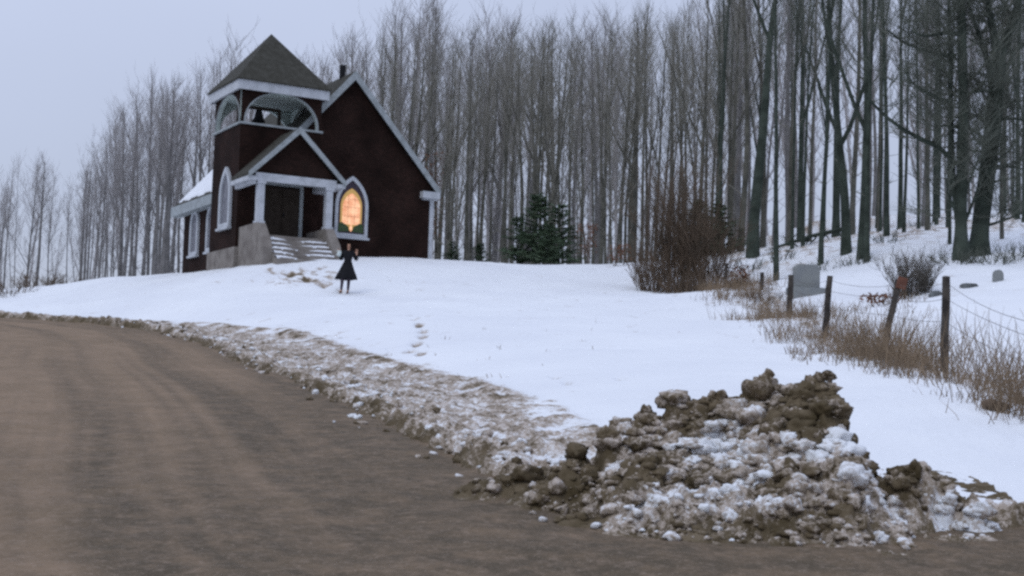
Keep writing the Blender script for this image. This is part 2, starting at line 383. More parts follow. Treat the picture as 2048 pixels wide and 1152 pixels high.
def snow(x, y):
    """height of the snow sheet and how dirty it is"""
    g = field_z(x, y)
    d, s = sdist(x, y, EDGE, -1)
    d2, s2 = sdist(x, y, EDGE2, 1)
    rz = road_z(x, y)
    near = np.hypot(x, y) < 75
    n_big = fbm2(x * .9, y * .9, 3, 3); n_mid = fbm2(x * 2.6, y * 2.6, 4, 11, .55); n_fin = fbm2(x * 8, y * 8, 3, 23, .6)
    lump = np.abs(noise2(x * 2.1, y * 2.1, 31)); lump2 = np.abs(noise2(x * 5.3 + 3, y * 5.3, 37))
    # width of the dirty shoulder thrown up by the plough, along the edge
    w = np.interp(s, [0, 68, 84, 88.5, 91, 94, 100, 110, 118, 128, 140, 200], [.18, .18, .22, .5, 1.2, 1.5, 2.0, 2.3, 2.3, 1.2, .9, .9])
    zone = 1 - sstep(.75, 1.25, d / w + n_big * .35 + n_mid * .12)
    # bank
    bank = zone * (.02 + .035 * n_big + .045 * lump + .04 * lump2 + .025 * n_mid + .032 * n_fin) * np.interp(d, [0, .25, .8, 3], [.8, 1.15, .9, .6]) + .10 * (1 - sstep(.1, 1.2, d)) * sstep(118, 128, s)
    g = (rz + .05) + (g - rz - .05) * sstep(-.2, 4.0, d)
    hill = g + .05 * fbm2(x * .35, y * .35, 3, 5) + .012 * n_mid + .004 * n_fin
    z = hill + np.where(d > -.5, bank, 0)
    e = sstep(-.10, .28, d + n_mid * .13 + n_fin * .05)
    z = (rz - .14) * (1 - e) + z * e
    dirt = zone * (.56 + .20 * n_big + .08 * n_mid + .14 * n_fin + .30 * (.25 - lump) + .25 * (.22 - lump2))
    dirt = dirt + (1 - sstep(.0, .45, d + n_mid * .25)) * .42 * np.interp(s, [80, 92], [.45, 1])          # undercut edge shows earth
    # a second plough ridge, further up the bank
    rid = np.exp(-((d - w * .97 - .25 * n_big) / .22) ** 2) * sstep(92, 97, s) * (1 - sstep(124, 132, s))
    z = z + rid * .05; dirt = dirt + rid * (.25 + .35 * n_mid)
    # weeds and trampled earth along the fence
    fx = np.interp(y, [9, 15, 19.5, 24, 28, 37, 49, 60], [5.2, 5.55, 5.85, 6.1, 6.15, 7.1, 7.3, 7.6])
    fz = np.exp(-((x - fx + .1 * n_big) / (.30 + .012 * y)) ** 2) * sstep(11, 15, y) * (1 - sstep(50, 56, y))
    dirt = dirt + fz * (.34 + .5 * n_mid); z = z + fz * .05 * n_mid
    # specks of stubble poking through, sparse
    sp = sstep(.62, .85, fbm2(x * 1.7, y * 1.1, 4, 51, .6)) * near
    dirt = dirt + sp * .30 * sstep(20, 30, y)
    # wooded hillside: leaf litter between the trunks
    wood = sstep(46, 56, y) * sstep(4.5, 8, x)
    dirt = dirt + wood * (.26 + .34 * n_big + .28 * n_mid)
    z = z + wood * .10 * n_big
    for (fx_, fy_, dep) in FOOT3:
        q = np.exp(-(((x - fx_) / (.10 if dep > .1 else .06)) ** 2 + ((y - fy_) / (.42 if dep > .1 else .16)) ** 2)); z = z - dep * q; dirt = dirt + (.95 if dep > .1 else .6) * q
    tp = at(600, 552, 49.5)
    tram = np.exp(-((x - tp.x) / 1.7) ** 2 - ((y - tp.y) / 1.6) ** 2); dirt = dirt + tram * np.clip(.30 + .75 * n_mid + .3 * n_big, 0, 1); z = z - tram * .05 * np.abs(n_mid)
    for k in range(9):                       # her own tracks, from the steps down to where she walks
        fx_ = -8.3 + 2.75 * (k / 8) + (.14 if k % 2 else -.14); fy_ = 50.2 - 2.8 * (k / 8)
        q = np.exp(-(((x - fx_) / .16) ** 2 + ((y - fy_) / .26) ** 2)); z = z - .10 * q; dirt = dirt + .42 * q
    # the near side of the road
    e2 = sstep(-.1, .5, d2 + n_mid * .3)
    z = np.where(d2 > -1, (rz - .14) * (1 - e2) + (rz + .35 + .15 * n_big + .08 * n_mid + .02 * np.clip(d2, 0, 60)) * e2, z)
    dirt = np.where(d2 > -1, .5 * (1 - sstep(.5, 2.5, d2)) + .3 * n_mid, dirt)
    return z, np.clip(dirt, 0, 1.2), d, d2

def ground_z(x, y):
    return float(snow(np.array([float(x)]), np.array([float(y)]))[0][0])

def polar(a_step, rs, amax=.43):
    a = list(np.arange(-amax, amax, a_step))
    out = list(np.arange(amax, math.pi * .999, .05))
    return np.array([-v for v in out[::-1]] + a + out), rs

def radii(r0, r1, q):
    n = int(math.log(r1 / r0) / q) + 1
    return list(np.geomspace(r0, r1, n))

def grid_faces(keep, n, m):
    idx = np.arange(n * m).reshape(n, m)
    q = np.stack([idx[:-1, :-1], idx[:-1, 1:], idx[1:, 1:], idx[1:, :-1]], -1)
    k = keep[:-1, :-1] | keep[:-1, 1:] | keep[1:, 1:] | keep[1:, :-1]
    return q[k]

def compact(V, Fq, attr):
    used = np.zeros(len(V), bool); used[Fq.ravel()] = True
    mp = np.cumsum(used) - 1
    return V[used], mp[Fq], attr[used]

def build_ground():
    an, rs = polar(.0014, np.array(radii(.8, 6.5, .08)[:-1] + radii(6.5, 72, .0042)[:-1] + radii(72, 900, .05)))
    A, Rr = np.meshgrid(an, rs, indexing='ij')
    x = Rr * np.sin(A); y = Rr * np.cos(A)
    z, dirt, d, d2 = snow(x, y)
    keep = (d > -.7) | (d2 > -.7)
    V = np.stack([x, y, z], -1).reshape(-1, 3)
    V, Fq, at_ = compact(V, grid_faces(keep, *x.shape), dirt.ravel())
    tag(mesh_np('snow_field', V, [Fq[:, ::-1]], M['snow_ground'], smooth=True, attr=at_), kind='structure')
    an, rs = polar(.0025, np.array(radii(.8, 6.5, .08)[:-1] + radii(6.5, 72, .008)[:-1] + radii(72, 140, .05)))
    A, Rr = np.meshgrid(an, rs, indexing='ij')
    x = Rr * np.sin(A); y = Rr * np.cos(A)
    d, s = sdist(x, y, EDGE, -1); d2, s2 = sdist(x, y, EDGE2, 1)
    u = -d
    trk = lambda c, wd: np.exp(-((u - c + .12 * noise2(s * .15, u * .3, 3)) / wd) ** 2)
    z = road_z(x, y) + .018 * fbm2(x * 1.3, y * 1.3, 3, 71) - .015 * (trk(1.3, .3) + trk(2.9, .3) + trk(4.9, .3))
    wear_dark = .55 * trk(1.3, .26) + .45 * trk(2.9, .26) + .50 * trk(4.6, .32) + .55 * np.exp(-(u / 1.1) ** 2) + .30 * fbm2(s * .10, u * 1.6, 3, 77) + .35 * fbm2(s * .05, u * 5.0, 3, 79)
    wear_dark = wear_dark + .62 * sstep(4.6, 1.2, u + .5 * noise2(s * .3, u * .5, 83)) * sstep(26, 12, y) + .25 * sstep(14, 7, y)  # wet by the road edge, darker again towards the camera
    keep = (d < 1.0) & (d2 < 1.0)
    V = np.stack([x, y, z], -1).reshape(-1, 3)
    V, Fq, at_ = compact(V, grid_faces(keep, *x.shape), np.clip(wear_dark, 0, 1).ravel())
    tag(mesh_np('road', V, [Fq[:, ::-1]], M['road'], smooth=True, attr=at_), kind='structure')
build_ground()

# ------------------------------------------------------------------ the ploughed mound and loose clods
def chunk(rng, r, sub=2):
    bm = bmesh.new(); bmesh.ops.create_icosphere(bm, subdivisions=sub, radius=1)
    V = np.array([v.co[:] for v in bm.verts]); Fq = np.array([[v.index for v in f.verts] for f in bm.faces]); bm.free()
    o = [rng.uniform(0, 99) for _ in range(3)]
    n = fbm3(V[:, 0] * 1.3 + o[0], V[:, 1] * 1.3 + o[1], V[:, 2] * 1.3 + o[2], 3, 5, .6)
    V = V * (1 + .70 * n + .25 * noise3(V[:, 0] * 5 + o[1], V[:, 1] * 5 + o[2], V[:, 2] * 5 + o[0], 9))[:, None]
    for _ in range(5):                      # broken faces
        pn = np.array([rng.gauss(0, 1) for _ in range(3)]); pn /= np.linalg.norm(pn); c_ = rng.uniform(.35, .75); dd = V @ pn - c_
        V = V - np.maximum(dd, 0)[:, None] * pn * .55
    V = V * np.array([rng.uniform(.8, 1.3), rng.uniform(.8, 1.3), rng.uniform(.55, .9)]) * r
    a = rng.uniform(0, 6.28); c, s_ = math.cos(a), math.sin(a)
    V[:, :2] = V[:, :2] @ np.array([[c, s_], [-s_, c]])
    return V, Fq

def build_mound():
    rng = random.Random(5)
    nx, ny = 300, 260
    XA, XB, YA, YB = -.75, 3.7, 8.2, 11.6
    X, Y = np.meshgrid(np.linspace(XA, XB, nx), np.linspace(YA, YB, ny), indexing='ij')
    base = np.maximum(snow(X, Y)[0], road_z(X, Y))
    ridge = np.interp(X, [.45, .62, .68, .95, 1.3, 1.6, 1.80, 1.92, 2.12, 2.20, 2.24, 2.36, 2.52, 2.7], [-.05, .26, .52, .60, .67, .76, .86, .78, .88, .82, .56, .40, .12, -.1])
    RY = ([.5, 1.4, 2.3], [10.15, 10.1, 9.75])
    ry = np.interp(X, *RY)
    n1 = fbm2(X * 1.7, Y * 1.7, 4, 101, .55); n2 = fbm2(X * 6, Y * 6, 4, 107, .6)
    back = np.where(Y > ry, np.clip(1 - ((Y - ry) / .42), -.5, 1), 1)
    t = np.clip((ry - Y) / 1.5, 0, 1.2)
    front = np.interp(t, [0, .08, .25, .45, .75, 1.0, 1.2], [1, .92, .66, .44, .18, .05, -.1])
    h = ridge * np.minimum(front, back)
    for (bx, by, bh, sx, sy) in [(.50, 9.95, .26, .42, .32), (.05, 10.35, .17, .45, .35), (1.15, 9.4, .20, .4, .25), (1.75, 9.3, .22, .3, .25), (1.45, 8.98, .10, .5, .16), (.75, 9.2, .11, .5, .2),
                                 (2.72, 9.45, .24, .36, .18), (3.05, 9.35, .12, .35, .15), (2.2, 9.1, .12, .35, .2), (1.0, 9.75, .20, .5, .2), (2.45, 9.75, .2, .18, .18), (2.9, 9.0, .07, .5, .15)]:
        h = np.maximum(h, bh * np.exp(-((X - bx) / sx) ** 2 - ((Y - by) / sy) ** 2) * 1.3 - .04)
    act = sstep(.0, .10, h)
    h = h + act * (.06 * n1 + .045 * n2)
    z = base - .05 + h
    def soil(x, y, n):
        """how much earth: brown crest, face and left shoulder; a band of pale lumps below the crest; crusty slush along the road"""
        yr = np.interp(x, *RY)
        pale = .40 * np.exp(-((y - yr + .50 + .25 * n) / .17) ** 2) * sstep(1.0, 1.35, x) + .36 * np.exp(-((y - 9.0 + .3 * n) / .17) ** 2) + .05 * sstep(2.45, 2.6, x) * (1 - .5 * sstep(.1, .3, n))
        return .84 + .34 * n - pale
    keep = h > -.06
    V = np.stack([X + act * .04 * noise3(X * 9, Y * 9, z * 9, 131), Y + act * .05 * noise3(X * 9, Y * 9, z * 9, 141), z], -1).reshape(-1, 3)
    V, Fq, at_ = compact(V, grid_faces(keep, nx, ny), (soil(X, Y, n1) + .1).ravel())
    Vs = [V]; Fs4 = Fq; T3 = []; As = [at_]; off = len(V)
    ij = lambda x, y: (int(np.clip((x - XA) / (XB - XA) * (nx - 1), 0, nx - 1)), int(np.clip((y - YA) / (YB - YA) * (ny - 1), 0, ny - 1)))
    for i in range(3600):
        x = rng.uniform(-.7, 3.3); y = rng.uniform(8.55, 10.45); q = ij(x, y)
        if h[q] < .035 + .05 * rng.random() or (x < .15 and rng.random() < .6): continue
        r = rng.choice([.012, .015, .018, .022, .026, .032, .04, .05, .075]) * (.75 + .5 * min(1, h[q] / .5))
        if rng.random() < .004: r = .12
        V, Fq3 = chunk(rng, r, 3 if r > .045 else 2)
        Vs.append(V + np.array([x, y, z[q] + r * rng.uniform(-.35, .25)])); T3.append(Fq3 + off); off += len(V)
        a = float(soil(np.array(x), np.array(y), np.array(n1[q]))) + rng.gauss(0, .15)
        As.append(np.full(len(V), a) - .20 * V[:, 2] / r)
    for (x, r, dz) in ((1.80, .06, .04), (1.82, .04, .10), (1.88, .05, .02), (2.08, .06, .01), (2.13, .05, .04), (2.19, .045, .05), (.98, .05, .03), (1.5, .05, .02)):
        y = float(np.interp(x, *RY)); q = ij(x, y); V, Fq3 = chunk(rng, r, 3)
        Vs.append(V * np.array([.9, .9, 1.5]) + np.array([x, y, z[q] + dz])); T3.append(Fq3 + off); off += len(V); As.append(np.full(len(V), .8))
    tag(mesh_np('snow_mound', np.concatenate(Vs), [Fs4, np.concatenate(T3)], M['snow_ground'], smooth=True, attr=np.concatenate(As)),
        'craggy plough heap of dirty snow and earth at the road corner', 'snow mound')
    # loose crumbs the plough left along the whole edge of the road
    Vs, T3, As = [], [], []; off = 0
    line = EDGE[6:17]
    for i in range(520):
        k = rng.randrange(len(line) - 1); f = rng.random()
        x = line[k][0] * (1 - f) + line[k + 1][0] * f; y = line[k][1] * (1 - f) + line[k + 1][1] * f
        o = rng.gauss(.40, .26); x += o * .85; y += o * .4
        r = rng.choice([.012, .015, .02, .03, .04]) * (1 + y * .02)
        zz = max(ground_z(x, y), float(road_z(x, y)))
        V, Fq3 = chunk(rng, r, 2)
        Vs.append(V + np.array([x, y, zz + r * .2])); T3.append(Fq3 + off); off += len(V)
        As.append(np.full(len(V), rng.choice([.0, .3, .45, .6, .9])))
    tag(mesh_np('snow_crumbs', np.concatenate(Vs), [np.concatenate(T3)], M['snow_ground'], smooth=True, attr=np.concatenate(As)), kind='stuff')
    for (px, py, Y, r, lab) in [(1804, 940, 11.4, .045, 'small dark clod alone on clean snow right of the plough heap'),
                                (1985, 822, 14.2, .12, 'flat brown clod of earth at the weedy fence foot')]:
        p = at(px, py, Y); V, Fq3 = chunk(rng, r, 3)
        o = mesh_np('earth_clod', V, [Fq3], M['stone_dark'] if r < .06 else M['brush'], smooth=True)
        o.location = (p.x, p.y, ground_z(p.x, p.y) + r * .3); tag(o, lab, 'clod')
build_mound()

# ------------------------------------------------------------------ the church (local axes: x along the front, y into the depth, z up)
TH = .518
church = empty('church', (-10.61, 54.0, 5.0), TH)
tag(church, 'dark brown country church with square belfry tower, gabled porch and one lit stained window', 'church')
TW, TD = 3.3, 3.2
GB = .8                      # gable wall plane
NA, NL, NR, NB = 4.93, .75, 8.62, 9.3
APX, EV = 8.12, 3.71
slope = (APX - EV) / 3.97
def gothic(c, w, z0, zs, za, n=10):
    h = za - zs; Rr = (w * w + h * h) / (2 * w); a1 = math.asin(min(1, h / Rr))
    right = [(c + w - Rr + Rr * math.cos(a1 * i / n), zs + Rr * math.sin(a1 * i / n)) for i in range(n + 1)]
    left = [(2 * c - x, z) for x, z in right[::-1]][1:]
    return [(c - w, z0), (c + w, z0)] + right + left[:-1] + [(c - w, zs)]

# nave
z_at = lambda a: APX - .12 - slope * abs(a - NA)
MB().prism([(NL, -.8), (NR, -.8), (NR, z_at(NR)), (NA, z_at(NA)), (NL, z_at(NL))], GB, NB).build('nave_wall', M['brick'], church)
rt = .14
roof = MB()
ov0, ov1 = GB - .25, NB + .62
for sgn, ea in ((1, NA + 3.97), (-1, .38)):
    ez = APX - slope * abs(ea - NA)
    roof.prism([(NA, APX), (ea, ez), (ea, ez + rt), (NA, APX + rt * 1.25)], ov0, ov1)
roof_o = roof.build('nave_roof', M['roof'], church)
MB().prism([(-.13 + .26 * (.5 + .5 * math.cos(a)) , .26 * .5 * math.sin(a)) for a in np.linspace(0, 6.283, 13)[:-1]], APX - .2, APX + .66, 'z').build('chimney_pipe', M['iron'], roof_o).location = (NA, 1.95, 0)
bpy.data.objects['chimney_pipe'].location = (NA, 1.95, 0)
snow_l = MB()
ea0 = .38 + .22
nseg = 14
for i in range(nseg):
    b0 = 3.3 + (9.75 - 3.3) * i / nseg; b1 = 3.3 + (9.75 - 3.3) * (i + 1) / nseg
    lo = ea0 + .10 * math.sin(i * 1.7) * .5; hi = 2.6 + .15 * math.sin(i * 2.3)
    zl = APX - slope * (NA - lo) + rt + .003; zh = APX - slope * (NA - hi) + rt + .003
    snow_l.prism([(lo, zl), (hi, zh), (hi, zh + .05), (lo + .04, zl + .09)], b0, b1 - .002)
snow_l.build('roof_snow', M['snow'], roof_o)
# bargeboards and eave trim
bb = MB()
for sgn in (1, -1):
    ea = NA + sgn * 3.99 if sgn > 0 else .36
    ez = APX - slope * abs(ea - NA)
    bb.prism([(NA, APX - .20), (ea, ez - .20), (ea, ez + rt * .9), (NA, APX + rt * 1.2)], ov0 - .045, ov0 - .003)
bb.build('bargeboard', M['white_dull'], church)
MB().box(.30, .375, ov0, ov1, 3.06 - .26, 3.22).box(.38, NL - .003, ov0, ov1, 3.06 - .26, 3.06 - .20).build('eave_board', M['white_dull'], church)
MB().box(8.905, 8.97, ov0, ov1, EV - .26, EV + .10).box(NR + .003, 8.9, ov0, ov1, EV - .26, EV - .20).build('eave_board', M['white_dull'], church)
MB().box(8.13, 8.90, ov0 - .06, GB - .003, EV - .30, EV - .03).box(8.22, 8.88, ov0 + .1, GB - .003, EV - .36, EV - .302).build('cornice_return', M['white'], church)
MB().box(NR - .03, NR + .15, GB - .04, GB + .15, -.6, EV - .37).build('corner_board', M['white'], church)

def wall_window(name, plane, axis, c, w, z0, zs, za, fw, frame_m, glass_m, label=None):
    """gothic window proud of a wall: sash pane, frame, sill; axis y = front wall, x = side wall (both look towards minus)"""
    out = gothic(c, w, z0, zs, za); inn = gothic(c, w - fw, z0 + fw, zs, za - fw * 1.35)
    root = MB().prism(inn, plane - .035, plane - .004, axis).build(name, glass_m, church)
    if label: root['label'] = label
    MB().ring(out, inn, plane - .11, plane - .002, axis).build('frame', frame_m, root)
    s = MB()
    (s.box(c - w - .07, c + w + .07, plane - .17, plane - .003, z0 - .09, z0 - .002) if axis == 'y' else s.box(plane - .17, plane - .003, c - w - .07, c + w + .07, z0 - .09, z0 - .002))
    s.build('sill', frame_m, root)
    return root
win = wall_window('stained_glass_window', GB, 'y', 5.05, .72, 1.52, 2.75, 4.0, .13, M['white'], M['lead_glass'], 'tall pointed stained glass window glowing orange from within')
P1 = GB - .036
MB().prism(gothic(5.05, .47, 1.78, 2.75, 3.50), P1 - .008, P1, 'y').build('border', M['lit_yellow'], win)
MB().prism(gothic(5.05, .385, 2.02, 2.70, 3.30), P1 - .018, P1 - .009, 'y').build('lit_panel', M['lit'], win)
g_ = MB()
for s in (-1, 1):
    g_.prism([(5.05 + s * .55, 1.70), (5.05 + s * .06, 1.74), (5.05 + s * .10, 1.92), (5.05 + s * .25, 2.02), (5.05 + s * .40, 2.10), (5.05 + s * .54, 2.02)], P1 - .026, P1 - .019, 'y')
g_.build('green_foot', M['green_glass'], win)
MB().prism([(5.05, 1.72), (5.12, 1.86), (5.05, 2.06), (4.98, 1.86)], P1 - .034, P1 - .027, 'y').build('lit_diamond', M['lit'], win)
ld = MB()
for zz in (2.35, 2.72, 3.05): ld.box(5.05 - .36, 5.05 + .36, P1 - .026, P1 - .019, zz, zz + .007)
for xx in (4.90, 5.19): ld.box(xx, xx + .007, P1 - .033, P1 - .027, 2.04, 3.2)
ld.build('lead_bar', M['lead_glass'], win)
for (b, lab) in ((7.55, None), (5.25, None)):
    wall_window('side_window', NL, 'x', b, .55, .95, 2.3, 2.98, .15, M['white'], M['glass'])
wall_window('tower_window', 0, 'x', 1.28, .66, 1.5, 2.75, 3.9, .17, M['white'], M['glass'], 'pointed side window of the tower with pale frame')

# tower
FT, SILL = 7.11, 5.48
MB().box(0, TW, 0, TD, .6, SILL - .05).build('tower_wall', M['brick'], church)
MB().box(-.06, TW + .06, -.06, TD + .06, -.9, .66).build('foundation', M['concrete'], church)
MB().box(-.07, TW + .07, -.07, .10, SILL - .05, SILL + .03).box(-.07, .10, .102, TD - .102, SILL - .05, SILL + .03).box(TW - .1, TW + .07, .102, TD - .102, SILL - .05, SILL + .03).box(-.07, TW + .07, TD - .1, TD + .07, SILL - .05, SILL + .03).build('belfry_sill', M['white_dull'], church)
MB().box(.101, TW - .101, .103, TD - .103, SILL - .06, SILL - .02).build('belfry_floor', M['door'], church)
def arch_panel(length, mirror, name):
    """one open side of the belfry with its elliptical arch; shingles outside, pale paint inside"""
    z0, z1, t = SILL + .031, FT - .30, .16
    hw = length / 2 - .17; rise = 1.28; c = length / 2; n = 28
    arc = [(c - hw * math.cos(math.pi * i / n), z0 + rise * math.sin(math.pi * i / n) ** .9) for i in range(n + 1)]
    return z0, z1, t, arc
bw = MB(); trims = []
def side(mapf, length, inner):
    z0, z1, t, arc = arch_panel(length, 0, '')
    def q(pts, mi): bw.add([mapf(*p) for p in pts], [(0, 1, 2, 3)], mi)
    x_in0, x_in1 = (t, length - t) if inner else (0, length)
    for d, mi in ((0, 0), (t, 1)):
        q([(x_in0, d, z0), (arc[0][0], d, z0), (arc[0][0], d, z1), (x_in0, d, z1)], mi)
        q([(arc[-1][0], d, z0), (x_in1, d, z0), (x_in1, d, z1), (arc[-1][0], d, z1)], mi)
        for (s0, h0), (s1, h1) in zip(arc[:-1], arc[1:]):
            q([(s0, d, h0), (s1, d, h1), (s1, d, z1), (s0, d, z1)], mi)
    for (s0, h0), (s1, h1) in zip(arc[:-1], arc[1:]):
        q([(s0, 0, h0), (s1, 0, h1), (s1, t, h1), (s0, t, h0)], 1)
    # raised moulding round the arch
    trim = MB(); trims.append(trim)
    for (s0, h0), (s1, h1) in zip(arc[:-1], arc[1:]):
        k = lambda s, h: (length / 2 + (s - length / 2) * 1.038, z0 + (h - z0) * 1.022)
        a0, a1 = k(s0, h0), k(s1, h1)
        vs = [(s0, -.03, h0), (s1, -.03, h1), (a1[0], -.03, a1[1]), (a0[0], -.03, a0[1]), (s0, .0, h0), (s1, .0, h1), (a1[0], .0, a1[1]), (a0[0], .0, a0[1])]
        trim.add([mapf(*p) for p in vs], [(0, 1, 2, 3), (3, 2, 6, 7), (0, 4, 5, 1)], 0)
side(lambda s, d, z: (s, d, z), TW, False)
side(lambda s, d, z: (s, TD - d, z), TW, False)
side(lambda s, d, z: (d, s, z), TD, True)
side(lambda s, d, z: (TW - d, s, z), TD, True)
bw.build('belfry_wall', None, church, mats=[M['brick'], M['pale_green']])
for t_ in trims: t_.build('arch_moulding', M['white_dull'], church)
MB().box(.165, TW - .165, .165, TD - .165, FT - .36, FT - .31).build('belfry_ceiling', M['pale_green'], church)
ov = .22
fas = MB()
fas.box(-ov, TW + ov, -ov, -ov + .05, FT - .37, FT).box(-ov, TW + ov, TD + ov - .05, TD + ov, FT - .37, FT)
fas.box(-ov, -ov + .05, -ov + .052, TD + ov - .052, FT - .37, FT).box(TW + ov - .05, TW + ov, -ov + .052, TD + ov - .052, FT - .37, FT)
fas.box(-ov + .052, TW + ov - .052, -ov + .052, TD + ov - .052, FT - .30, FT - .26)
fas.build('cornice', M['white'], church)
ov2 = ov + .07; ap = (TW / 2, TD / 2, 9.53)
MB().add([(-ov2, -ov2, FT + .002), (TW + ov2, -ov2, FT + .002), (TW + ov2, TD + ov2, FT + .002), (-ov2, TD + ov2, FT + .002),
          (-ov2, -ov2, FT + .05), (TW + ov2, -ov2, FT + .05), (TW + ov2, TD + ov2, FT + .05), (-ov2, TD + ov2, FT + .05), ap],
         [(0, 3, 2, 1), (0, 1, 5, 4), (1, 2, 6, 5), (2, 3, 7, 6), (3, 0, 4, 7), (4, 5, 8), (5, 6, 8), (6, 7, 8), (7, 4, 8)]).build('tower_roof', M['roof'], church)
# bell on its yoke
bl = MB(); prof = [(.02, .50), (.09, .49), (.14, .42), (.16, .30), (.19, .16), (.26, .03), (.28, 0)]; n = 18
vs = [(r * math.cos(2 * math.pi * i / n), r * math.sin(2 * math.pi * i / n), z) for r, z in prof for i in range(n)]
bl.add(vs, [(j * n + i, j * n + (i + 1) % n, (j + 1) * n + (i + 1) % n, (j + 1) * n + i) for j in range(len(prof) - 1) for i in range(n)])
bell = bl.build('bell', M['iron'], church, smooth=True); bell.location = (1.22, 1.45, 5.86)
MB().box(-.9, .9, -.06, .06, .50, .62).box(-.9, -.8, -.07, .07, -.38, .499).box(.8, .9, -.07, .07, -.38, .499).build('yoke', M['door'], bell)

# porch
PA, PB = 1.64, -1.94
pe_z = 3.26; pap = 5.12; ph = 1.92
pr = MB()
for s in (1, -1):
    pr.prism([(PA, pap - .10), (PA + s * ph, pe_z - .10), (PA + s * ph, pe_z), (PA, pap + .03)], PB - .12, -.003)
pr.build('porch_roof', M['roof'], church)
MB().prism([(PA - 1.62, pe_z + .05), (PA + 1.62, pe_z + .05), (PA, pap - .14)], PB + .10, PB + .16).build('porch_gable', M['brick'], church)
pb = MB()
for s in (1, -1):
    pb.prism([(PA, pap - .21), (PA + s * (ph + .02), pe_z - .21), (PA + s * (ph + .02), pe_z + .02), (PA, pap + .06)], PB - .165, PB - .122)
pb.build('porch_bargeboard', M['white_dull'], church)
MB().box(.03, 3.27, PB + .02, PB + .26, 3.0, 3.30).box(.03, .25, PB + .262, -.003, 3.0, 3.30).box(3.05, 3.27, PB + .262, -.003, 3.0, 3.30)\
    .box(-.30, .029, PB - .10, -.003, 2.98, 3.14).box(3.271, 3.58, PB - .10, -.003, 3.0, 3.16).box(-.12, .029, PB + .0, -.003, 2.86, 2.978).build('porch_beam', M['white'], church)
MB().box(.26, 3.04, PB + .27, -.006, 3.24, 3.29).build('porch_ceiling', M['white_dull'], church)
for a in (.285, 3.02):
    c = MB(); c.box(a - .13, a + .13, PB + .06, PB + .32, 1.50, 2.90).box(a - .17, a + .17, PB + .02, PB + .36, 1.42, 1.50).box(a - .17, a + .17, PB + .02, PB + .36, 2.90, 2.997)
    c.build('porch_column', M['white'], church)
for a in (.10, 2.84):
    MB().prism([(-.063, -1.0), (-.063, 1.40), (PB - .02, 1.415), (PB - .72, .72), (PB - .86, .45), (PB - .92, -1.0)], a, a + .37, 'x').build('cheek_wall', M['concrete'], church)
fl = MB(); fl.box(.472, 2.838, PB, -.063, -1.0, 1.0)
nst = 5
for i in range(nst):
    fl.box(.472, 2.838, PB - .27 * (i + 1) , PB - .27 * i - .001, -1.0, 1.0 - .19 * (i + 1))
steps = fl.build('front_steps', M['concrete'], church)
rs = random.Random(3)
def snow_patch(x0, x1, y0, y1, z, flip, k):
    """a slumped strip of snow left on a stair tread; it thins out towards the trodden middle"""
    nu, nv_ = 26, 8; vs = []
    for j in range(nv_):
        for i in range(nu):
            u, v_ = i / (nu - 1), j / (nv_ - 1); e = u if not flip else 1 - u
            wob = float(noise2(np.array(u * 5 + k * 7.3), np.array(v_ * 2.0 + k), 5))
            hgt = .085 * (1 - max(0, (e + .18 * wob - .55) / .45)) * (.75 + .5 * wob) * min(1, 4 * v_ + .35, 6 * (1 - e) + .2)
            vs.append((x0 + (x1 - x0) * u, y0 + (y1 - y0) * v_ + .02 * wob * (1 - v_), z + max(-.03, hgt)))
    top = len(vs); vs += [(x, y, z - .04) for x, y, _ in vs]
    fs = [(j * nu + i, j * nu + i + 1, (j + 1) * nu + i + 1, (j + 1) * nu + i) for j in range(nv_ - 1) for i in range(nu - 1)]
    fs += [(i, top + i, top + i + 1, i + 1) for i in range(nu - 1)]
    MB().add(vs, fs).build('step_snow', M['snow'], steps, smooth=True)
for i in range(nst):
    zt = 1.0 - .19 * (i + 1) + .002
    y0, y1 = PB - .27 * (i + 1) + .006, PB - .27 * i - .004
    snow_patch(.476, .476 + rs.uniform(.75, 1.15), y0, y1, zt, False, i)
    snow_patch(2.834 - rs.uniform(.95, 1.35), 2.834, y0, y1, zt, True, i + 9)
door = MB().box(1.06, 2.50, -.06, -.004, 1.002, 3.10).box(1.10, 1.76, -.085, -.0605, 1.10, 3.04).box(1.80, 2.46, -.085, -.0605, 1.10, 3.04).build('door', M['door'], church)
MB().box(.94, 1.058, -.10, -.004, 1.002, 3.16).box(2.502, 2.64, -.10, -.004, 1.002, 3.16).box(.94, 2.64, -.10, -.004, 3.162, 3.235).build('door_frame', M['white_dull'], door)
MB().box(1.83, 1.87, -.14, -.086, 1.95, 2.10).build('handle', M['iron'], door)

# ------------------------------------------------------------------ woman walking down from the church
def skin_mesh(name, verts, edges, radii_, m, parent, sub=2, root=0):
    me = bpy.data.meshes.new(name); me.from_pydata(verts, edges, [])
    o = bpy.data.objects.new(name, me); COL.objects.link(o)
    md = o.modifiers.new('s', 'SKIN'); md.use_smooth_shade = True
    for i, r in enumerate(radii_):
        sv = me.skin_vertices[0].data[i]; sv.radius = r if isinstance(r, tuple) else (r, r); sv.use_root = (i == root)
    sb = o.modifiers.new('u', 'SUBSURF'); sb.levels = sub; sb.render_levels = sub
    dg = bpy.context.evaluated_depsgraph_get()
    nm = bpy.data.meshes.new_from_object(o.evaluated_get(dg))
    bpy.data.objects.remove(o); nm.name = name; nm.materials.clear(); nm.materials.append(m)
    r = bpy.data.objects.new(name, nm); COL.objects.link(r); r.parent = parent
    return r

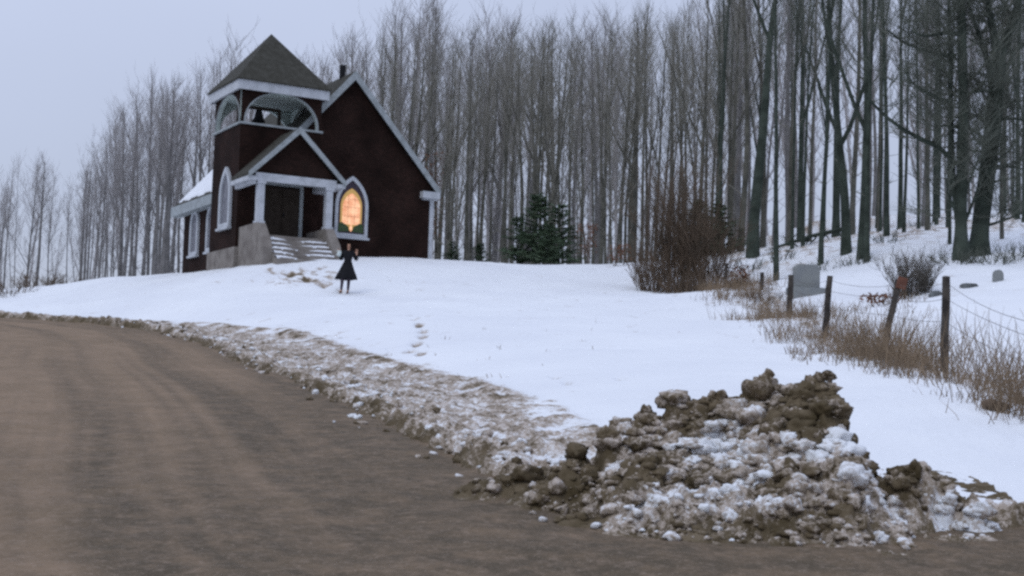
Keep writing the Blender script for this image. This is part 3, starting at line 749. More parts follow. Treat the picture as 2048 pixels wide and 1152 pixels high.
def build_person():
    p0 = at(692, 590, 47.0)
    per = empty('person', (p0.x, p0.y, ground_z(p0.x, p0.y)), 0)
    tag(per, 'woman in a black flared coat with both forearms raised walking down the snow', 'person')
    # +x is the picture's right, -y towards the road; figure about 1.68 m
    V = []; E = []; Rd = []
    def v(co, r, prev=None):
        V.append(co); Rd.append(r)
        if prev is not None: E.append((prev, len(V) - 1))
        return len(V) - 1
    pel = v((.01, 0, .90), (.15, .11))
    wst = v((.02, 0, 1.06), (.115, .09), pel); chs = v((.025, -.01, 1.26), (.145, .10), wst); nk0 = v((.03, -.01, 1.40), (.06, .055), chs)
    nk = v((.035, -.02, 1.46), .045, nk0); jaw = v((.04, -.035, 1.52), (.052, .06), nk); hd = v((.04, -.02, 1.60), (.072, .088), jaw); top = v((.04, -.01, 1.66), (.058, .07), hd)
    for s, hip, knee, ank, toe in ((-1, (-.085, 0, .86), (-.125, -.12, .50), (-.165, -.02, .10), (-.18, -.17, .035)), (1, (.10, 0, .86), (.075, -.03, .47), (.05, .04, .09), (.045, -.11, .03))):
        h = v(hip, .085, pel); k = v(knee, .056, h); cf = v(tuple((knee[i] * .6 + ank[i] * .4) + (0, .015, 0)[i] for i in range(3)), .050, k); a = v(ank, .034, cf); v(toe, (.036, .028), a)
    def arm(s, sh, el, wr, pdir, up):
        a = v(sh, .055, chs); m_ = v(tuple((sh[i] + el[i]) / 2 for i in range(3)), .047, a); e = v(el, .041, m_); f = v(tuple(el[i] * .55 + wr[i] * .45 for i in range(3)), .037, e); w = v(wr, .026, f)
        wv = Vector(wr); pd = Vector(pdir).normalized(); upv = Vector(up).normalized(); sd = pd.cross(upv)
        palm = v(tuple(wv + pd * .055), (.040, .016), w)
        for i, (off, ln) in enumerate(((-.030, .062), (-.010, .072), (.010, .068), (.029, .053))):
            b = v(tuple(wv + pd * .092 + sd * off), .0095, palm); c_ = v(tuple(wv + pd * (.092 + ln * .55) + sd * off * 1.15 + upv * .012), .0085, b); v(tuple(wv + pd * (.092 + ln * .9) + sd * off * 1.2 + upv * .034), .0072, c_)
        t = v(tuple(wv + pd * .03 - sd * .040 * s), .0105, palm); v(tuple(wv + pd * .065 - sd * .066 * s + upv * .015), .0085, t)
    arm(-1, (-.135, -.01, 1.37), (-.215, .00, 1.13), (-.265, -.13, 1.33), (-.15, -.25, 1), (.1, -1, -.2))
    arm(1, (.185, -.01, 1.37), (.31, .00, 1.13), (.315, -.13, 1.33), (.05, -.25, 1), (.1, -1, -.2))
    skin_mesh('body', V, E, Rd, M['skin'], per, 2, pel)
    # face details
    hx, hy, hz = .04, -.02, 1.585
    for s in (-1, 1):
        bm = bmesh.new(); bmesh.ops.create_uvsphere(bm, u_segments=10, v_segments=8, radius=.011)
        me = bpy.data.meshes.new('eye'); bm.to_mesh(me); bm.free(); me.materials.append(M['eye'])
        o = bpy.data.objects.new('eye', me); COL.objects.link(o); o.parent = per; o.location = (hx + s * .030, hy - .080, hz + .005)
    bm = bmesh.new(); bmesh.ops.create_cone(bm, segments=8, radius1=.014, radius2=.006, depth=.045, cap_ends=True)
    me = bpy.data.meshes.new('nose'); bm.to_mesh(me); bm.free(); me.materials.append(M['skin'])
    o = bpy.data.objects.new('nose', me); COL.objects.link(o); o.parent = per; o.location = (hx, hy - .088, hz - .022); o.rotation_euler = (R_(-18), 0, 0)
    MB().box(hx - .022, hx + .022, hy - .086, hy - .070, hz - .062, hz - .050).build('mouth', M['lip'], per, bevel=.004)
    # hair: cap with fall to the collar, open over the face
    nu, nv_ = 26, 16; vs = []
    for j in range(nv_ + 1):
        for i in range(nu + 1):
            th = R_(-230 + 280 * i / nu) + R_(0); ph_ = R_(2 + 118 * j / nv_)
            th = R_(-52 + 284 * i / nu)          # leaves a gap towards -y for the face
            drop = max(0, j / nv_ - .55) * .14
            rr = .108 + .008 * math.sin(i * 3.1) * j / nv_
            vs.append((hx + rr * .95 * math.sin(ph_) * math.cos(th), hy + .012 + rr * 1.12 * math.sin(ph_) * math.sin(th), hz + .022 + rr * 1.05 * math.cos(ph_) - drop))
    fs = [(j * (nu + 1) + i, j * (nu + 1) + i + 1, (j + 1) * (nu + 1) + i + 1, (j + 1) * (nu + 1) + i) for j in range(nv_) for i in range(nu)]
    h = MB().add(vs, fs).build('hair', M['hair'], per, smooth=True)
    md = h.modifiers.new('t', 'SOLIDIFY'); md.thickness = .012; md.offset = 1
    # coat: bodice and sleeves
    V2 = [(.01, 0, .97), (.02, 0, 1.06), (.025, -.01, 1.26), (.028, -.01, 1.37), (.03, -.012, 1.43)]
    R2 = [(.165, .130), (.150, .118), (.188, .130), (.135, .098), (.074, .066)]; E2 = [(0, 1), (1, 2), (2, 3), (3, 4)]
    for s, sh, el, wr in ((-1, (-.135, -.01, 1.365), (-.215, .0, 1.12), (-.258, -.115, 1.31)), (1, (.185, -.01, 1.365), (.312, .0, 1.12), (.313, -.115, 1.31))):
        b = len(V2); V2 += [sh, tuple((sh[i] + el[i]) / 2 for i in range(3)), el, tuple((el[i] + wr[i]) / 2 for i in range(3)), wr]; R2 += [.088, .078, .070, .062, .050]
        E2 += [(2, b), (b, b + 1), (b + 1, b + 2), (b + 2, b + 3), (b + 3, b + 4)]
    skin_mesh('coat_top', V2, E2, R2, M['coat'], per, 2, 0)
    # flared skirt with soft folds, swung to the picture's left
    n = 64; prof = [(1.08, .130, .112, .02), (1.00, .160, .135, .012), (.88, .21, .175, .0), (.74, .265, .22, -.012), (.60, .325, .265, -.025), (.49, .36, .295, -.035), (.47, .352, .288, -.035), (.60, .30, .24, -.025), (.9, .17, .14, 0)]
    vs = []
    for k, (z, rx, ry, cx_) in enumerate(prof):
        for i in range(n):
            a = 2 * math.pi * i / n; w = 1 + .07 * math.sin(a * 7 + .6) * max(0, (1.05 - z) / .55) + .03 * math.sin(a * 13) * max(0, (1 - z) / .5)
            vs.append((cx_ + rx * w * math.cos(a), ry * w * math.sin(a), z + .015 * math.sin(a * 3) * (1.05 - z)))
    MB().add(vs, [(k * n + i, k * n + (i + 1) % n, (k + 1) * n + (i + 1) % n, (k + 1) * n + i) for k in range(len(prof) - 1) for i in range(n)]).build('skirt', M['coat'], per, smooth=True)
    # stockings and shoes
    for knee, ank, toe in (((-.125, -.12, .50), (-.165, -.02, .10), (-.18, -.17, .035)), ((.075, -.03, .47), (.05, .04, .09), (.045, -.11, .03))):
        md_ = tuple((knee[i] * .6 + ank[i] * .4) + (0, .015, 0)[i] for i in range(3))
        skin_mesh('stocking', [tuple(knee[i] + (0, 0, .1)[i] for i in range(3)), knee, md_, ank], [(0, 1), (1, 2), (2, 3)], [.07, .062, .056, .041], M['stocking'], per, 1, 0)
        hl = (ank[0] + .003, ank[1] + .035, .035)
        skin_mesh('shoe', [hl, (ank[0], ank[1] - .02, .055), toe, (toe[0] - .002, toe[1] - .05, toe[2])], [(0, 1), (1, 2), (2, 3)], [(.036, .034), (.042, .05), (.045, .034), (.034, .024)], M['shoe'], per, 2, 0)
    # handkerchief in her right hand
    hk = []; nn = 9
    for j in range(nn):
        for i in range(nn):
            u_, w_ = i / (nn - 1), j / (nn - 1)
            hk.append((-.335 + .13 * u_ + .02 * math.sin(w_ * 5), -.19 + .03 * math.sin(u_ * 7 + w_ * 3), 1.42 - .19 * w_ + .02 * math.sin(u_ * 6)))
    hko = MB().add(hk, [(j * nn + i, j * nn + i + 1, (j + 1) * nn + i + 1, (j + 1) * nn + i) for j in range(nn - 1) for i in range(nn - 1)]).build('handkerchief', M['cloth'], None, smooth=True)
    md = hko.modifiers.new('t', 'SOLIDIFY'); md.thickness = .012
    hko.location = per.location; tag(hko, 'small white cloth held up in the walking woman\'s hand', 'cloth')
build_person()

# ------------------------------------------------------------------ trees
def unit(v): return v / (np.linalg.norm(v) + 1e-9)

def limb(rng, p, d, L, n, up=.25, wob=.12):
    pts = [p.copy()]; d = unit(d)
    for i in range(n - 1):
        d = unit(d + np.array([rng.gauss(0, wob), rng.gauss(0, wob), rng.gauss(0, wob) + up / (n - 1)]))
        pts.append(pts[-1] + d * L / (n - 1))
    return pts

def twigs_on(T, rng, pts, r0, count, lmin, lmax, spread, up, r, sub=0):
    for _ in range(count):
        t = rng.uniform(.18, 1) * (len(pts) - 1); i = min(int(t), len(pts) - 2); f = t - i
        p = pts[i] * (1 - f) + pts[i + 1] * f; d = unit(pts[i + 1] - pts[i])
        a = rng.uniform(0, 6.283); side = np.array([math.cos(a), math.sin(a), rng.uniform(-.2, .3)])
        q = limb(rng, p, d + side * spread, rng.uniform(lmin, lmax), 4, up, .14)
        T.add(q, [r, r * .8, r * .6, r * .3])
        for _s in range(sub):
            t2 = rng.uniform(.2, .9) * 3; i2 = min(int(t2), 2)
            b = rng.uniform(0, 6.283)
            q2 = limb(rng, q[i2], unit(q[i2 + 1] - q[i2]) + np.array([math.cos(b), math.sin(b), .3]) * spread, rng.uniform(lmin, lmax) * .6, 3, up, .14)
            T.add(q2, [r * .65, r * .5, r * .25])

def forest_tree(seed, H=14., r0=.13, first=.42, nb=44, lean=0.02, twm=1.0):
    """slender bare hardwood grown close to its neighbours: clear bole, steep limbs, a brush of twigs"""
    rng = random.Random(seed); trunk = Tubes(); crown = Tubes()
    n = 13; pts = []; x = y = 0; dx, dy = rng.gauss(0, lean), rng.gauss(0, lean)
    for i in range(n):
        t = i / (n - 1); pts.append(np.array([x, y, H * t - .5 * (i == 0)])); dx += rng.gauss(0, .019); dy += rng.gauss(0, .019); x += dx * H / (n - 1); y += dy * H / (n - 1)
    rad = [r0 * (1.35 if i == 0 else 1) * (1 - .86 * (i / (n - 1)) ** 1.15) for i in range(n)]
    trunk.add(pts, rad, 8)
    leaders = [(pts, rad, first)]
    for _ in range(rng.choice([0, 1, 1, 2])):
        i = rng.randint(4, 8); a = rng.uniform(0, 6.283)
        q = limb(rng, pts[i], np.array([math.cos(a) * .38, math.sin(a) * .38, 1]), (H - pts[i][2]) * rng.uniform(.75, .98), 9, .55, .05)
        rr = [rad[i] * .72 * (1 - .85 * k / 8) for k in range(9)]
        trunk.add(q, rr, 6); leaders.append((q, rr, .15))
    for (lp, lr, f0) in leaders:
        m = nb if lp is pts else nb // 2
        for k in range(m):
            t = (f0 + (1 - f0) * ((k + rng.random()) / m)) * (len(lp) - 1); i = min(int(t), len(lp) - 2); f = t - i
            p = lp[i] * (1 - f) + lp[i + 1] * f; rr = lr[i] * (1 - f) + lr[i + 1] * f
            rel = t / (len(lp) - 1); a = rng.uniform(0, 6.283); inc = rng.uniform(.45, .95) * (1.15 - .5 * rel)
            L = H * rng.uniform(.08, .17) * (1.25 - .75 * rel)
            b = limb(rng, p, np.array([math.cos(a) * inc, math.sin(a) * inc, 1]), L, 5, .5, .10)
            r1 = min(rr * .42, .021)
            crown.add(b, [r1, r1 * .8, r1 * .6, r1 * .42, r1 * .22], 4)
            twigs_on(crown, rng, b, r1, int(3.4 * twm), .5, 1.35, .5, .4, .0080, 1)
    for k in range(rng.randint(2, 6)):       # dead snags low on the bole
        t = rng.uniform(.15, first) * (n - 1); i = int(t); a = rng.uniform(0, 6.283)
        crown.add(limb(rng, pts[i], np.array([math.cos(a), math.sin(a), .5]), rng.uniform(.5, 1.6), 4, .2, .15), [.02, .015, .011, .006], 4)
    return trunk, crown

def proto(name, tk, cr, bm_, tm):
    root = empty(name); tk.build('trunk', bm_, root); cr.build('crown', tm, root); return root

def copy_tree(o):
    c = o.copy(); COL.objects.link(c)
    for ch in o.children:
        d = ch.copy(); COL.objects.link(d); d.parent = c
    return c

protos_g, protos_d = [], []
for i in range(10):
    r = random.Random(900 + i)
    if i < 5: tk, cr = forest_tree(40 + i, 14, r.uniform(.085, .14), r.uniform(.40, .55), r.randint(32, 42), .028, 1.1)
    else: tk, cr = forest_tree(40 + i, 11, r.uniform(.045, .07), r.uniform(.18, .34), r.randint(32, 42), .05, 1.1)
    protos_g.append((tk, cr))
for i in range(6):
    r = random.Random(700 + i)
    tk, cr = forest_tree(140 + i, 17, r.uniform(.16, .21), r.uniform(.40, .55), r.randint(38, 46), .014, 1.2)
    protos_d.append((tk, cr))
used = {}
def plant_tree(kind, k, x, y, H, wid=1.0, rz=0., label='', group=None, name='bare_tree', base=None):
    lst, bm_, tm, H0 = (protos_g, M['bark'], M['twig'], 14.) if kind == 'g' else (protos_d, M['bark_dark'], M['twig_dark'], 17.)
    if kind == 'p': lst, bm_, tm, H0 = protos_g, M['bark_hazed'], M['twig_hazed'], 14.
    if kind in 'gp' and k > 4: H0 = 11.
    key = (kind, k)
    if key not in used:
        used[key] = o = proto(name, *lst[k], bm_, tm)
    else:
        o = copy_tree(used[key])
    z = ground_z(x, y) if base is None else base
    o.location = (x, y, z - .05); o.rotation_euler = (0, 0, rz); s = H / H0; o.scale = (s * wid, s * wid, s)
    tag(o, label, 'tree', group)
    return o

TOPS = [(-80, 300), (0, 320), (60, 285), (125, 400), (180, 320), (250, 200), (300, 160), (350, 190), (430, 110), (520, 130), (640, 120), (690, 95), (750, 70), (800, 10), (850, 10), (885, 105), (930, 60), (990, 55), (1050, 75), (1120, 50), (1200, 55), (1300, 25), (1400, 0), (1500, -30), (1700, -90), (2150, -120)]
def top_y(px): return float(np.interp(px, [t[0] for t in TOPS], [t[1] for t in TOPS]))

def build_forest():
    rng = random.Random(21)
    zones = [(-60, 140, 66, 90, 14, 'thin pale bare tree at the far left edge of the wood', 'bare trees at the far left'),
             (150, 345, 68, 98, 40, 'bare grey tree in the clump standing left of the dark church', 'bare trees left of the church'),
             (345, 640, 74, 100, 26, 'bare grey tree whose crown shows above and behind the dark church tower', 'bare trees behind the tower'),
             (640, 880, 72, 104, 36, 'bare grey tree rising just behind the church gable', 'bare trees behind the gable'),
             (880, 1260, 66, 106, 66, 'slender bare trunk in the dense wood behind the snow crest right of the church', 'bare trees behind the snow crest'),
             (1260, 1480, 62, 104, 34, 'slender bare tree behind the brown thicket', 'bare trees behind the thicket')]
    for (p0, p1, y0, y1, n, lab, grp) in zones:
        for i in range(n):
            px = p0 + (p1 - p0) * (i + rng.random()) / n
            t = rng.random(); Y = y0 + (y1 - y0) * t ** 1.1
            b = at(px, 540, Y); gz = ground_z(b.x, b.y)
            ty = top_y(px) + abs(rng.gauss(0, 50)) - 8
            H = at(px, ty, Y).z - gz
            k_ = rng.choice([0, 1, 2, 3, 4, 0, 1, 2, 3, 4, 5, 6, 7, 8, 9]); H *= 1 if k_ < 5 else rng.uniform(.68, .95)
            plant_tree('p' if px < 640 or (px < 900 and Y > 84) or Y > 92 else 'g', k_, b.x, b.y, max(5, H), rng.choice([.75, .9, 1.0, 1.1, 1.35]), rng.uniform(0, 6.28), lab, grp)  # left and distant trees take the haze-lightened colours
    # trees on the snowy hillside beyond the fence
    spots = [(1505, 505, 56, 30, 'd'), (1480, 498, 60, 18, 'g'), (1553, 522, 50, 16, 'd'), (1600, 470, 63, 15, 'd'), (1618, 478, 60, 14, 'g'), (1641, 522, 51, 14, 'd'), (1580, 500, 58, 11, 'g'), (1672, 450, 68, 20, 'd'),
             (1693, 500, 52, 25, 'd'), (1722, 508, 50, 27, 'd'), (1733, 525, 49, 15, 'd'), (1704, 470, 62, 16, 'g'), (1757, 440, 70, 9, 'g'), (1773, 482, 56, 15, 'd'), (1800, 445, 70, 14, 'd'), (1855, 492, 56, 10, 'g'), (1876, 420, 76, 12, 'd'), (1899, 520, 50, 9, 'd'),
             (2004, 520, 50, 10, 'g'), (2034, 460, 62, 16, 'd'), (1440, 510, 60, 14, 'd'), (1460, 490, 66, 12, 'g'), (1525, 470, 72, 12, 'g')]
    for i, (px, py, Y, w, kd) in enumerate(spots):
        p = at(px, py, Y); gz = ground_z(p.x, p.y)
        H = min(24, at(px, -130 - rng.uniform(0, 120), Y).z - gz)
        k = rng.randrange(6 if kd == 'd' else 5)
        r_nat = (H / 17 * .25 if kd == 'd' else H / 14 * .14)
        wid = (w / F * Y / 2) / r_nat
        if kd == 'd':
            lab, grp = ('dark mossy straight trunk on the snowy slope beyond the fence', 'dark trunks on the slope beyond the fence') if i not in (8, 9) else (('thick dark trunk, left of the close pair amid the snowy slope', None) if i == 8 else ('thick dark trunk, right of the close pair amid the snowy slope', None))
        else: lab, grp = 'thin greyish trunk on the snowy slope beyond the fence', 'thin trunks on the slope beyond the fence'
        plant_tree(kd, k, p.x, p.y, H, min(2.0, max(.5, wid)), rng.uniform(0, 6.28), lab, grp)
    for i in range(18):
        px = rng.choice([rng.uniform(1425, 1700), rng.uniform(1740, 1900), rng.uniform(2000, 2080)]); Y = rng.uniform(56, 80)
        b = at(px, 470, Y); gz = ground_z(b.x, b.y); H = min(22, at(px, rng.uniform(-160, -20), Y).z - gz)
        plant_tree('d', rng.randrange(6), b.x, b.y, H, rng.uniform(.45, .75), rng.uniform(0, 6.28), 'dark mossy straight trunk on the snowy slope beyond the fence', 'dark trunks on the slope beyond the fence')
    for i in range(28):
        px = rng.uniform(1420, 2120); Y = rng.uniform(66, 100)
        b = at(px, 460, Y); gz = ground_z(b.x, b.y); H = min(22, at(px, rng.uniform(-120, 0), Y).z - gz)
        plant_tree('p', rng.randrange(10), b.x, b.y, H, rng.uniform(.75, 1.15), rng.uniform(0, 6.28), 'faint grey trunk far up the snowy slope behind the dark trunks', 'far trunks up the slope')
build_forest()

def build_far_woods():
    """the wood goes on behind: too deep and fine to tell its trees apart"""
    rng = random.Random(77); Vs, Fs = [], []; off = 0
    arr = [tuple(a.arrays() for a in forest_tree(300 + i, 12, .08, .3, 34, .03, 1.2)) for i in range(5)]
    for i in range(52):
        px = rng.uniform(-40, 1480) if i < 40 else rng.uniform(1480, 2080); Y = rng.uniform(108, 140)
        b = at(px, 540, Y); gz = ground_z(b.x, b.y); H = max(5, at(px, top_y(px) + abs(rng.gauss(30, 50)) if px < 1480 else 40, Y).z - gz)
        a = rng.uniform(0, 6.28); c, s_ = math.cos(a), math.sin(a); k = H / 12
        for (V, Fq) in arr[i % 5]:
            W = V * k * np.array([rng.uniform(.9, 1.4)] * 2 + [1]); W[:, :2] = W[:, :2] @ np.array([[c, s_], [-s_, c]])
            Vs.append(W + np.array([b.x, b.y, gz])); Fs.append(Fq + off); off += len(V)
    tag(mesh_np('far_woods', np.concatenate(Vs), [np.concatenate(Fs)], M['twig_hazed'], smooth=True), kind='stuff')  # haze of the distance is carried by the twig colour
build_far_woods()

def old_tree(name, px, py, Y, w_px, specs, label, seed):
    """a big open-grown tree: list of leaders as pixel polylines (surveyed at distance Y), limbs likewise, then twigs everywhere"""
    rng = random.Random(seed); T = Tubes(); C = Tubes()
    p0 = at(px, py, Y); root = empty(name, (p0.x, p0.y, ground_z(p0.x, p0.y)))
    o = np.array(root.location)
    flare = []
    for (poly, w0, w1, isl, depth) in specs:
        n = len(poly); P = []
        for i, (qx, qy) in enumerate(poly):
            p = np.array(at(qx, qy, Y + depth * i / (n - 1))) - o; P.append(p)
        P = np.array(P)
        tt = np.linspace(0, n - 1, (n - 1) * 4 + 1)
        sm = np.stack([np.interp(tt, np.arange(n), P[:, k]) for k in range(3)], 1)
        for _ in range(2): sm[1:-1] = (sm[:-2] + 2 * sm[1:-1] + sm[2:]) / 4
        rr = np.linspace(w0, w1, len(sm)) / F * Y / 2
        if not isl and poly[0][1] > 480: rr[:3] *= np.array([1.7, 1.28, 1.08]); sm[0, 2] -= .4
        T.add([q for q in sm], list(rr), 12 if not isl else 6)
        L = len(sm)
        for k in range(26 if not isl else 12):
            i = rng.randint(int(L * (.35 if not isl else .15)), L - 1); a = rng.uniform(0, 6.28)
            d = np.array([math.cos(a), math.sin(a) * .8, rng.uniform(.1, 1.0)])
            b = limb(rng, sm[i], d, rng.uniform(1.2, 3.6) * (1 if not isl else .5), 6, .35, .18)
            r1 = min(rr[i] * .4, .045)
            C.add(b, [r1, r1 * .8, r1 * .6, r1 * .45, r1 * .3, r1 * .15], 4)
            twigs_on(C, rng, b, r1, 9, .5, 1.4, .8, .25, .010, 2)
    T.build('trunk', M['bark_dark'], root); C.build('crown', M['twig_dark'], root)
    tag(root, label, 'tree')
old_tree('old_maple', 1955, 508, 46, 60, [
    ([(1956, 514), (1962, 440), (1974, 350), (1984, 260), (1993, 180), (1996, 120)], 36, 32, 0, 0),
    ([(1996, 124), (2010, 80), (2030, 40), (2045, -40), (2055, -140), (2060, -230)], 24, 8, 0, 1.5),
    ([(1996, 126), (1986, 60), (1976, 10), (1962, -70), (1955, -180)], 19, 7, 0, -1.5),
    ([(1990, 200), (1975, 120), (1958, 70), (1940, 20), (1925, -50)], 14, 5, 0, 1.0),
    ([(1994, 240), (2030, 236), (2075, 248)], 7, 4, 1, -1), ([(1984, 330), (2030, 335), (2090, 345)], 6, 3, 1, 1), ([(1972, 452), (2010, 440), (2050, 424), (2100, 400)], 6, 3, 1, -1),
    ([(1997, 115), (2040, 95), (2090, 70)], 8, 4, 1, 1), ([(1978, 300), (1950, 280), (1935, 250)], 6, 3, 1, 1)],
    'huge dark old tree forking upward at the right edge, with crooked bare limbs', 3)
old_tree('old_maple', 1922, 505, 45.2, 34, [
    ([(1922, 512), (1922, 420), (1925, 300), (1927, 200), (1924, 100), (1922, 0), (1918, -120)], 25, 17, 0, 0),
    ([(1918, 470), (1906, 360), (1902, 220), (1901, 100), (1896, -40)], 12, 7, 0, .6),
    ([(1912, 330), (1893, 308), (1872, 292), (1838, 276), (1805, 258), (1775, 236), (1750, 212), (1732, 190)], 11, 5, 1, -1.0),
    ([(1915, 68), (1885, 66), (1850, 74), (1822, 62)], 9, 4, 1, -.8), ([(1912, 112), (1880, 110), (1840, 98), (1805, 84), (1775, 60)], 9, 4, 1, .8),
    ([(1905, 205), (1880, 198), (1845, 182), (1820, 162), (1808, 140)], 8, 4, 1, -.5), ([(1930, 190), (1955, 182), (1985, 180)], 7, 4, 1, -.5),
    ([(1915, 255), (1890, 250), (1872, 255)], 7, 4, 1, .5), ([(1920, 470), (1940, 420), (1955, 380), (1962, 330)], 8, 3, 1, .3), ([(1918, 440), (1900, 400), (1890, 350)], 7, 3, 1, -.3), ([(1922, 400), (1945, 350), (1958, 310)], 7, 3, 1, -.4)],
    'dark old tree left of the huge forked one, with a long bent limb', 8)

# evergreens, brush, saplings
def evergreen(seed, H, Rr, dens=1.0):
    rng = random.Random(seed); T = Tubes()
    T.add([np.array([0, 0, -.3]), np.array([.02, 0, H * .5]), np.array([0, .02, H])], [.05, .035, .008], 6)
    V = []; Fq = []
    br = Tubes()
    for k in range(int(120 * dens)):
        t = .04 + .94 * rng.random() ** 1.15; L = Rr * (1 - t) ** .8 * rng.uniform(.4, 1.15) + .12; a = rng.uniform(0, 6.283)
        p = np.array([0, 0, H * t]); d = np.array([math.cos(a), math.sin(a), rng.uniform(.2, .75)])
        b = limb(rng, p, d, L, 5, -.25, .10)
        br.add(b, [.014, .012, .009, .006, .003])
        for s in range(int(44 * L / Rr) + 14):
            u = rng.uniform(.1, 1) * 4; i = min(int(u), 3); f = u - i; q = b[i] * (1 - f) + b[i + 1] * f
            ax = unit(b[i + 1] - b[i]); sd = np.array([-ax[1], ax[0], 0]) * rng.choice((-1, 1))
            dd = unit(ax * .7 + sd * rng.uniform(.3, 1.1) + np.array([0, 0, rng.uniform(-.5, .25)])); ln = rng.uniform(.09, .22); w = unit(np.cross(dd, np.array([rng.gauss(0, .6), rng.gauss(0, .6), 1]))) * rng.uniform(.02, .042)
            n0 = len(V); V += [q - w * .4, q + dd * ln * .5 - w, q + dd * ln, q + dd * ln * .5 + w]; Fq.append((n0, n0 + 1, n0 + 2, n0 + 3))
    Vb, Fb = br.arrays()
    return T, (np.array(V), np.array(Fq))
EG = [evergreen(60 + i, 3.2, 1.15, 1.1) for i in range(3)]
used_e = {}
def plant_evergreen(px, py_top, py_base, Y, k, label, wid=1.0):
    b = at(px, py_base, Y); gz = ground_z(b.x, b.y); H = at(px, py_top, Y).z - gz
    if k not in used_e:
        o = empty('evergreen_sapling'); used_e[k] = o
        EG[k][0].build('trunk', M['bark_dark'], o); mesh_np('crown', EG[k][1][0], [EG[k][1][1]], M['needle'], o)
    else: o = copy_tree(used_e[k])
    s = H / 3.2; o.location = (b.x, b.y, gz); o.scale = (s * wid, s * wid, s); o.rotation_euler = (0, 0, px * .7)
    tag(o, label, 'evergreen', None)
for (px, t, b, Y, k, w, lab) in [
        (1072, 385, 530, 64, 0, 1.25, 'tallest dark green sapling in the cluster of evergreens on the snow crest'),
        (1118, 408, 533, 66, 1, 1.2, 'dark green sapling at the right end of the evergreen cluster, beside the rust leaves'),
        (1036, 432, 528, 65, 2, 1.3, 'low dark green sapling at the left end of the evergreen cluster'),
        (1095, 445, 532, 62.5, 2, 1.3, 'bushy dark green sapling at the front of the evergreen cluster'),
        (905, 482, 524, 66, 1, 1.5, 'small dim evergreen just right of the church corner'),
        (960, 486, 526, 68, 0, 1.5, 'small dim evergreen between the church corner and the evergreen cluster'),
        (1436, 405, 520, 60, 1, 1.6, 'taller dark evergreen rising behind the brown thicket'),
        (1398, 400, 530, 61, 0, 1.3, 'evergreen mostly hidden behind the brown thicket')]:
    plant_evergreen(px, t, b, Y, k, lab, w)

def shrub_tubes(seed, H, W, stems, tw, r=.012):
    rng = random.Random(seed); T = Tubes()
    for i in range(stems):
        a = rng.uniform(0, 6.283); rr = math.sqrt(rng.random()) * W * .22; p = np.array([math.cos(a) * rr, math.sin(a) * rr, -.15])
        h = H * (rng.uniform(.45, 1.0)); out = rng.uniform(.0, .5) * W / H
        q = limb(rng, p, np.array([math.cos(a) * out, math.sin(a) * out, 1]), h, 7, .05, .10)
        T.add(q, [r * 1.3, r * 1.2, r, r * .85, r * .7, r * .5, r * .3])
        twigs_on(T, rng, q, r, tw, .15 * H, .32 * H, .6, .25, r * .62, 2)
    return T
def shrub(name, px, py, Y, H, W, stems, tw, m, label, seed, r=.012):
    p = at(px, py, Y); o = shrub_tubes(seed, H, W, stems, tw, r).build(name, m)
    o.location = (p.x, p.y, ground_z(p.x, p.y)); tag(o, label, 'shrub'); return o
shrub('thicket', 1350, 585, 51, 5.0, 2.9, 95, 9, M['brush'], 'tallest brown leafless thicket where the fence meets the wood', 1)
shrub('thicket', 1308, 583, 50, 1.9, 2.3, 62, 8, M['brush'], 'lower left part of the brown thicket, spilling over the snow edge', 2)
shrub('thicket', 1415, 595, 50, 3.6, 2.5, 70, 8, M['brush'], 'brown thicket beside the far end of the fence', 3)
shrub('thicket', 1372, 592, 48.5, 1.3, 2.6, 60, 7, M['brush'], 'low brown brush at the foot of the tall thicket', 4, .010)
for i, (px, py, Y, lab) in enumerate(((1470, 607, 46, 'low brown scrub by the farthest fence posts'), (1530, 632, 40, 'low brown scrub along the fence, short of the farthest posts'), (1590, 660, 35.5, 'low brown scrub at the foot of the fence opposite the gravestone'))):
    shrub('thicket', px, py, Y, .70 - .1 * i, 1.8, 34, 6, M['brush'], lab, 70 + i, .008)
shrub('bush', 1828, 575, 37.5, 1.32, 1.6, 95, 9, M['brush_grey'], 'round twiggy grey bush on the snow beyond the fence', 5, .008)
shrub('bush', 1800, 578, 37.0, .55, .8, 26, 5, M['brush'], 'low brownish bush at the foot of the round twiggy bush', 6, .008)
for (px, py, Y, lab) in ((1985, 528, 43.8, 'low dark brush under the huge forked tree'), (2040, 530, 44.5, 'low dark brush at the right edge behind the open snow'), (1905, 527, 44, 'low dark brush left of the huge forked tree')):
    shrub('bush', px, py, Y, .75, 2.2, 34, 6, M['twig_dark'], lab, int(px), .010)
for i, (px, py, Y, lab) in enumerate(((18, 590, 62, 'low brown roadside brush at the left edge of the snow'), (70, 578, 66, 'low brown brush between the left edge and the lone left trees'), (120, 568, 70, 'low brown brush under the lone left trees'))):
    shrub('bush', px, py, Y, 1.0, 3.2, 36, 6, M['brush'], lab, 30 + i, .012)
for i, (px, py, Y, lab) in enumerate(((1600, 490, 60, 'tangle of dark brush by the fallen log'), (1710, 528, 49, 'dark brush at the foot of the pair of thick trunks'), (1500, 520, 53, 'dark brush at the left end of the snowy slope'), (1560, 512, 54, 'dark brush between the thicket and the fallen log'), (1650, 528, 49.5, 'dark brush on the snow left of the close trunk pair'), (1770, 500, 53, 'dark brush on the slope right of the close trunk pair'), (1840, 470, 66, 'faint brush high on the snowy slope'))):
    shrub('bush', px, py, Y, .7, 1.8, 24, 5, M['twig_dark'], lab, 50 + i, .011)

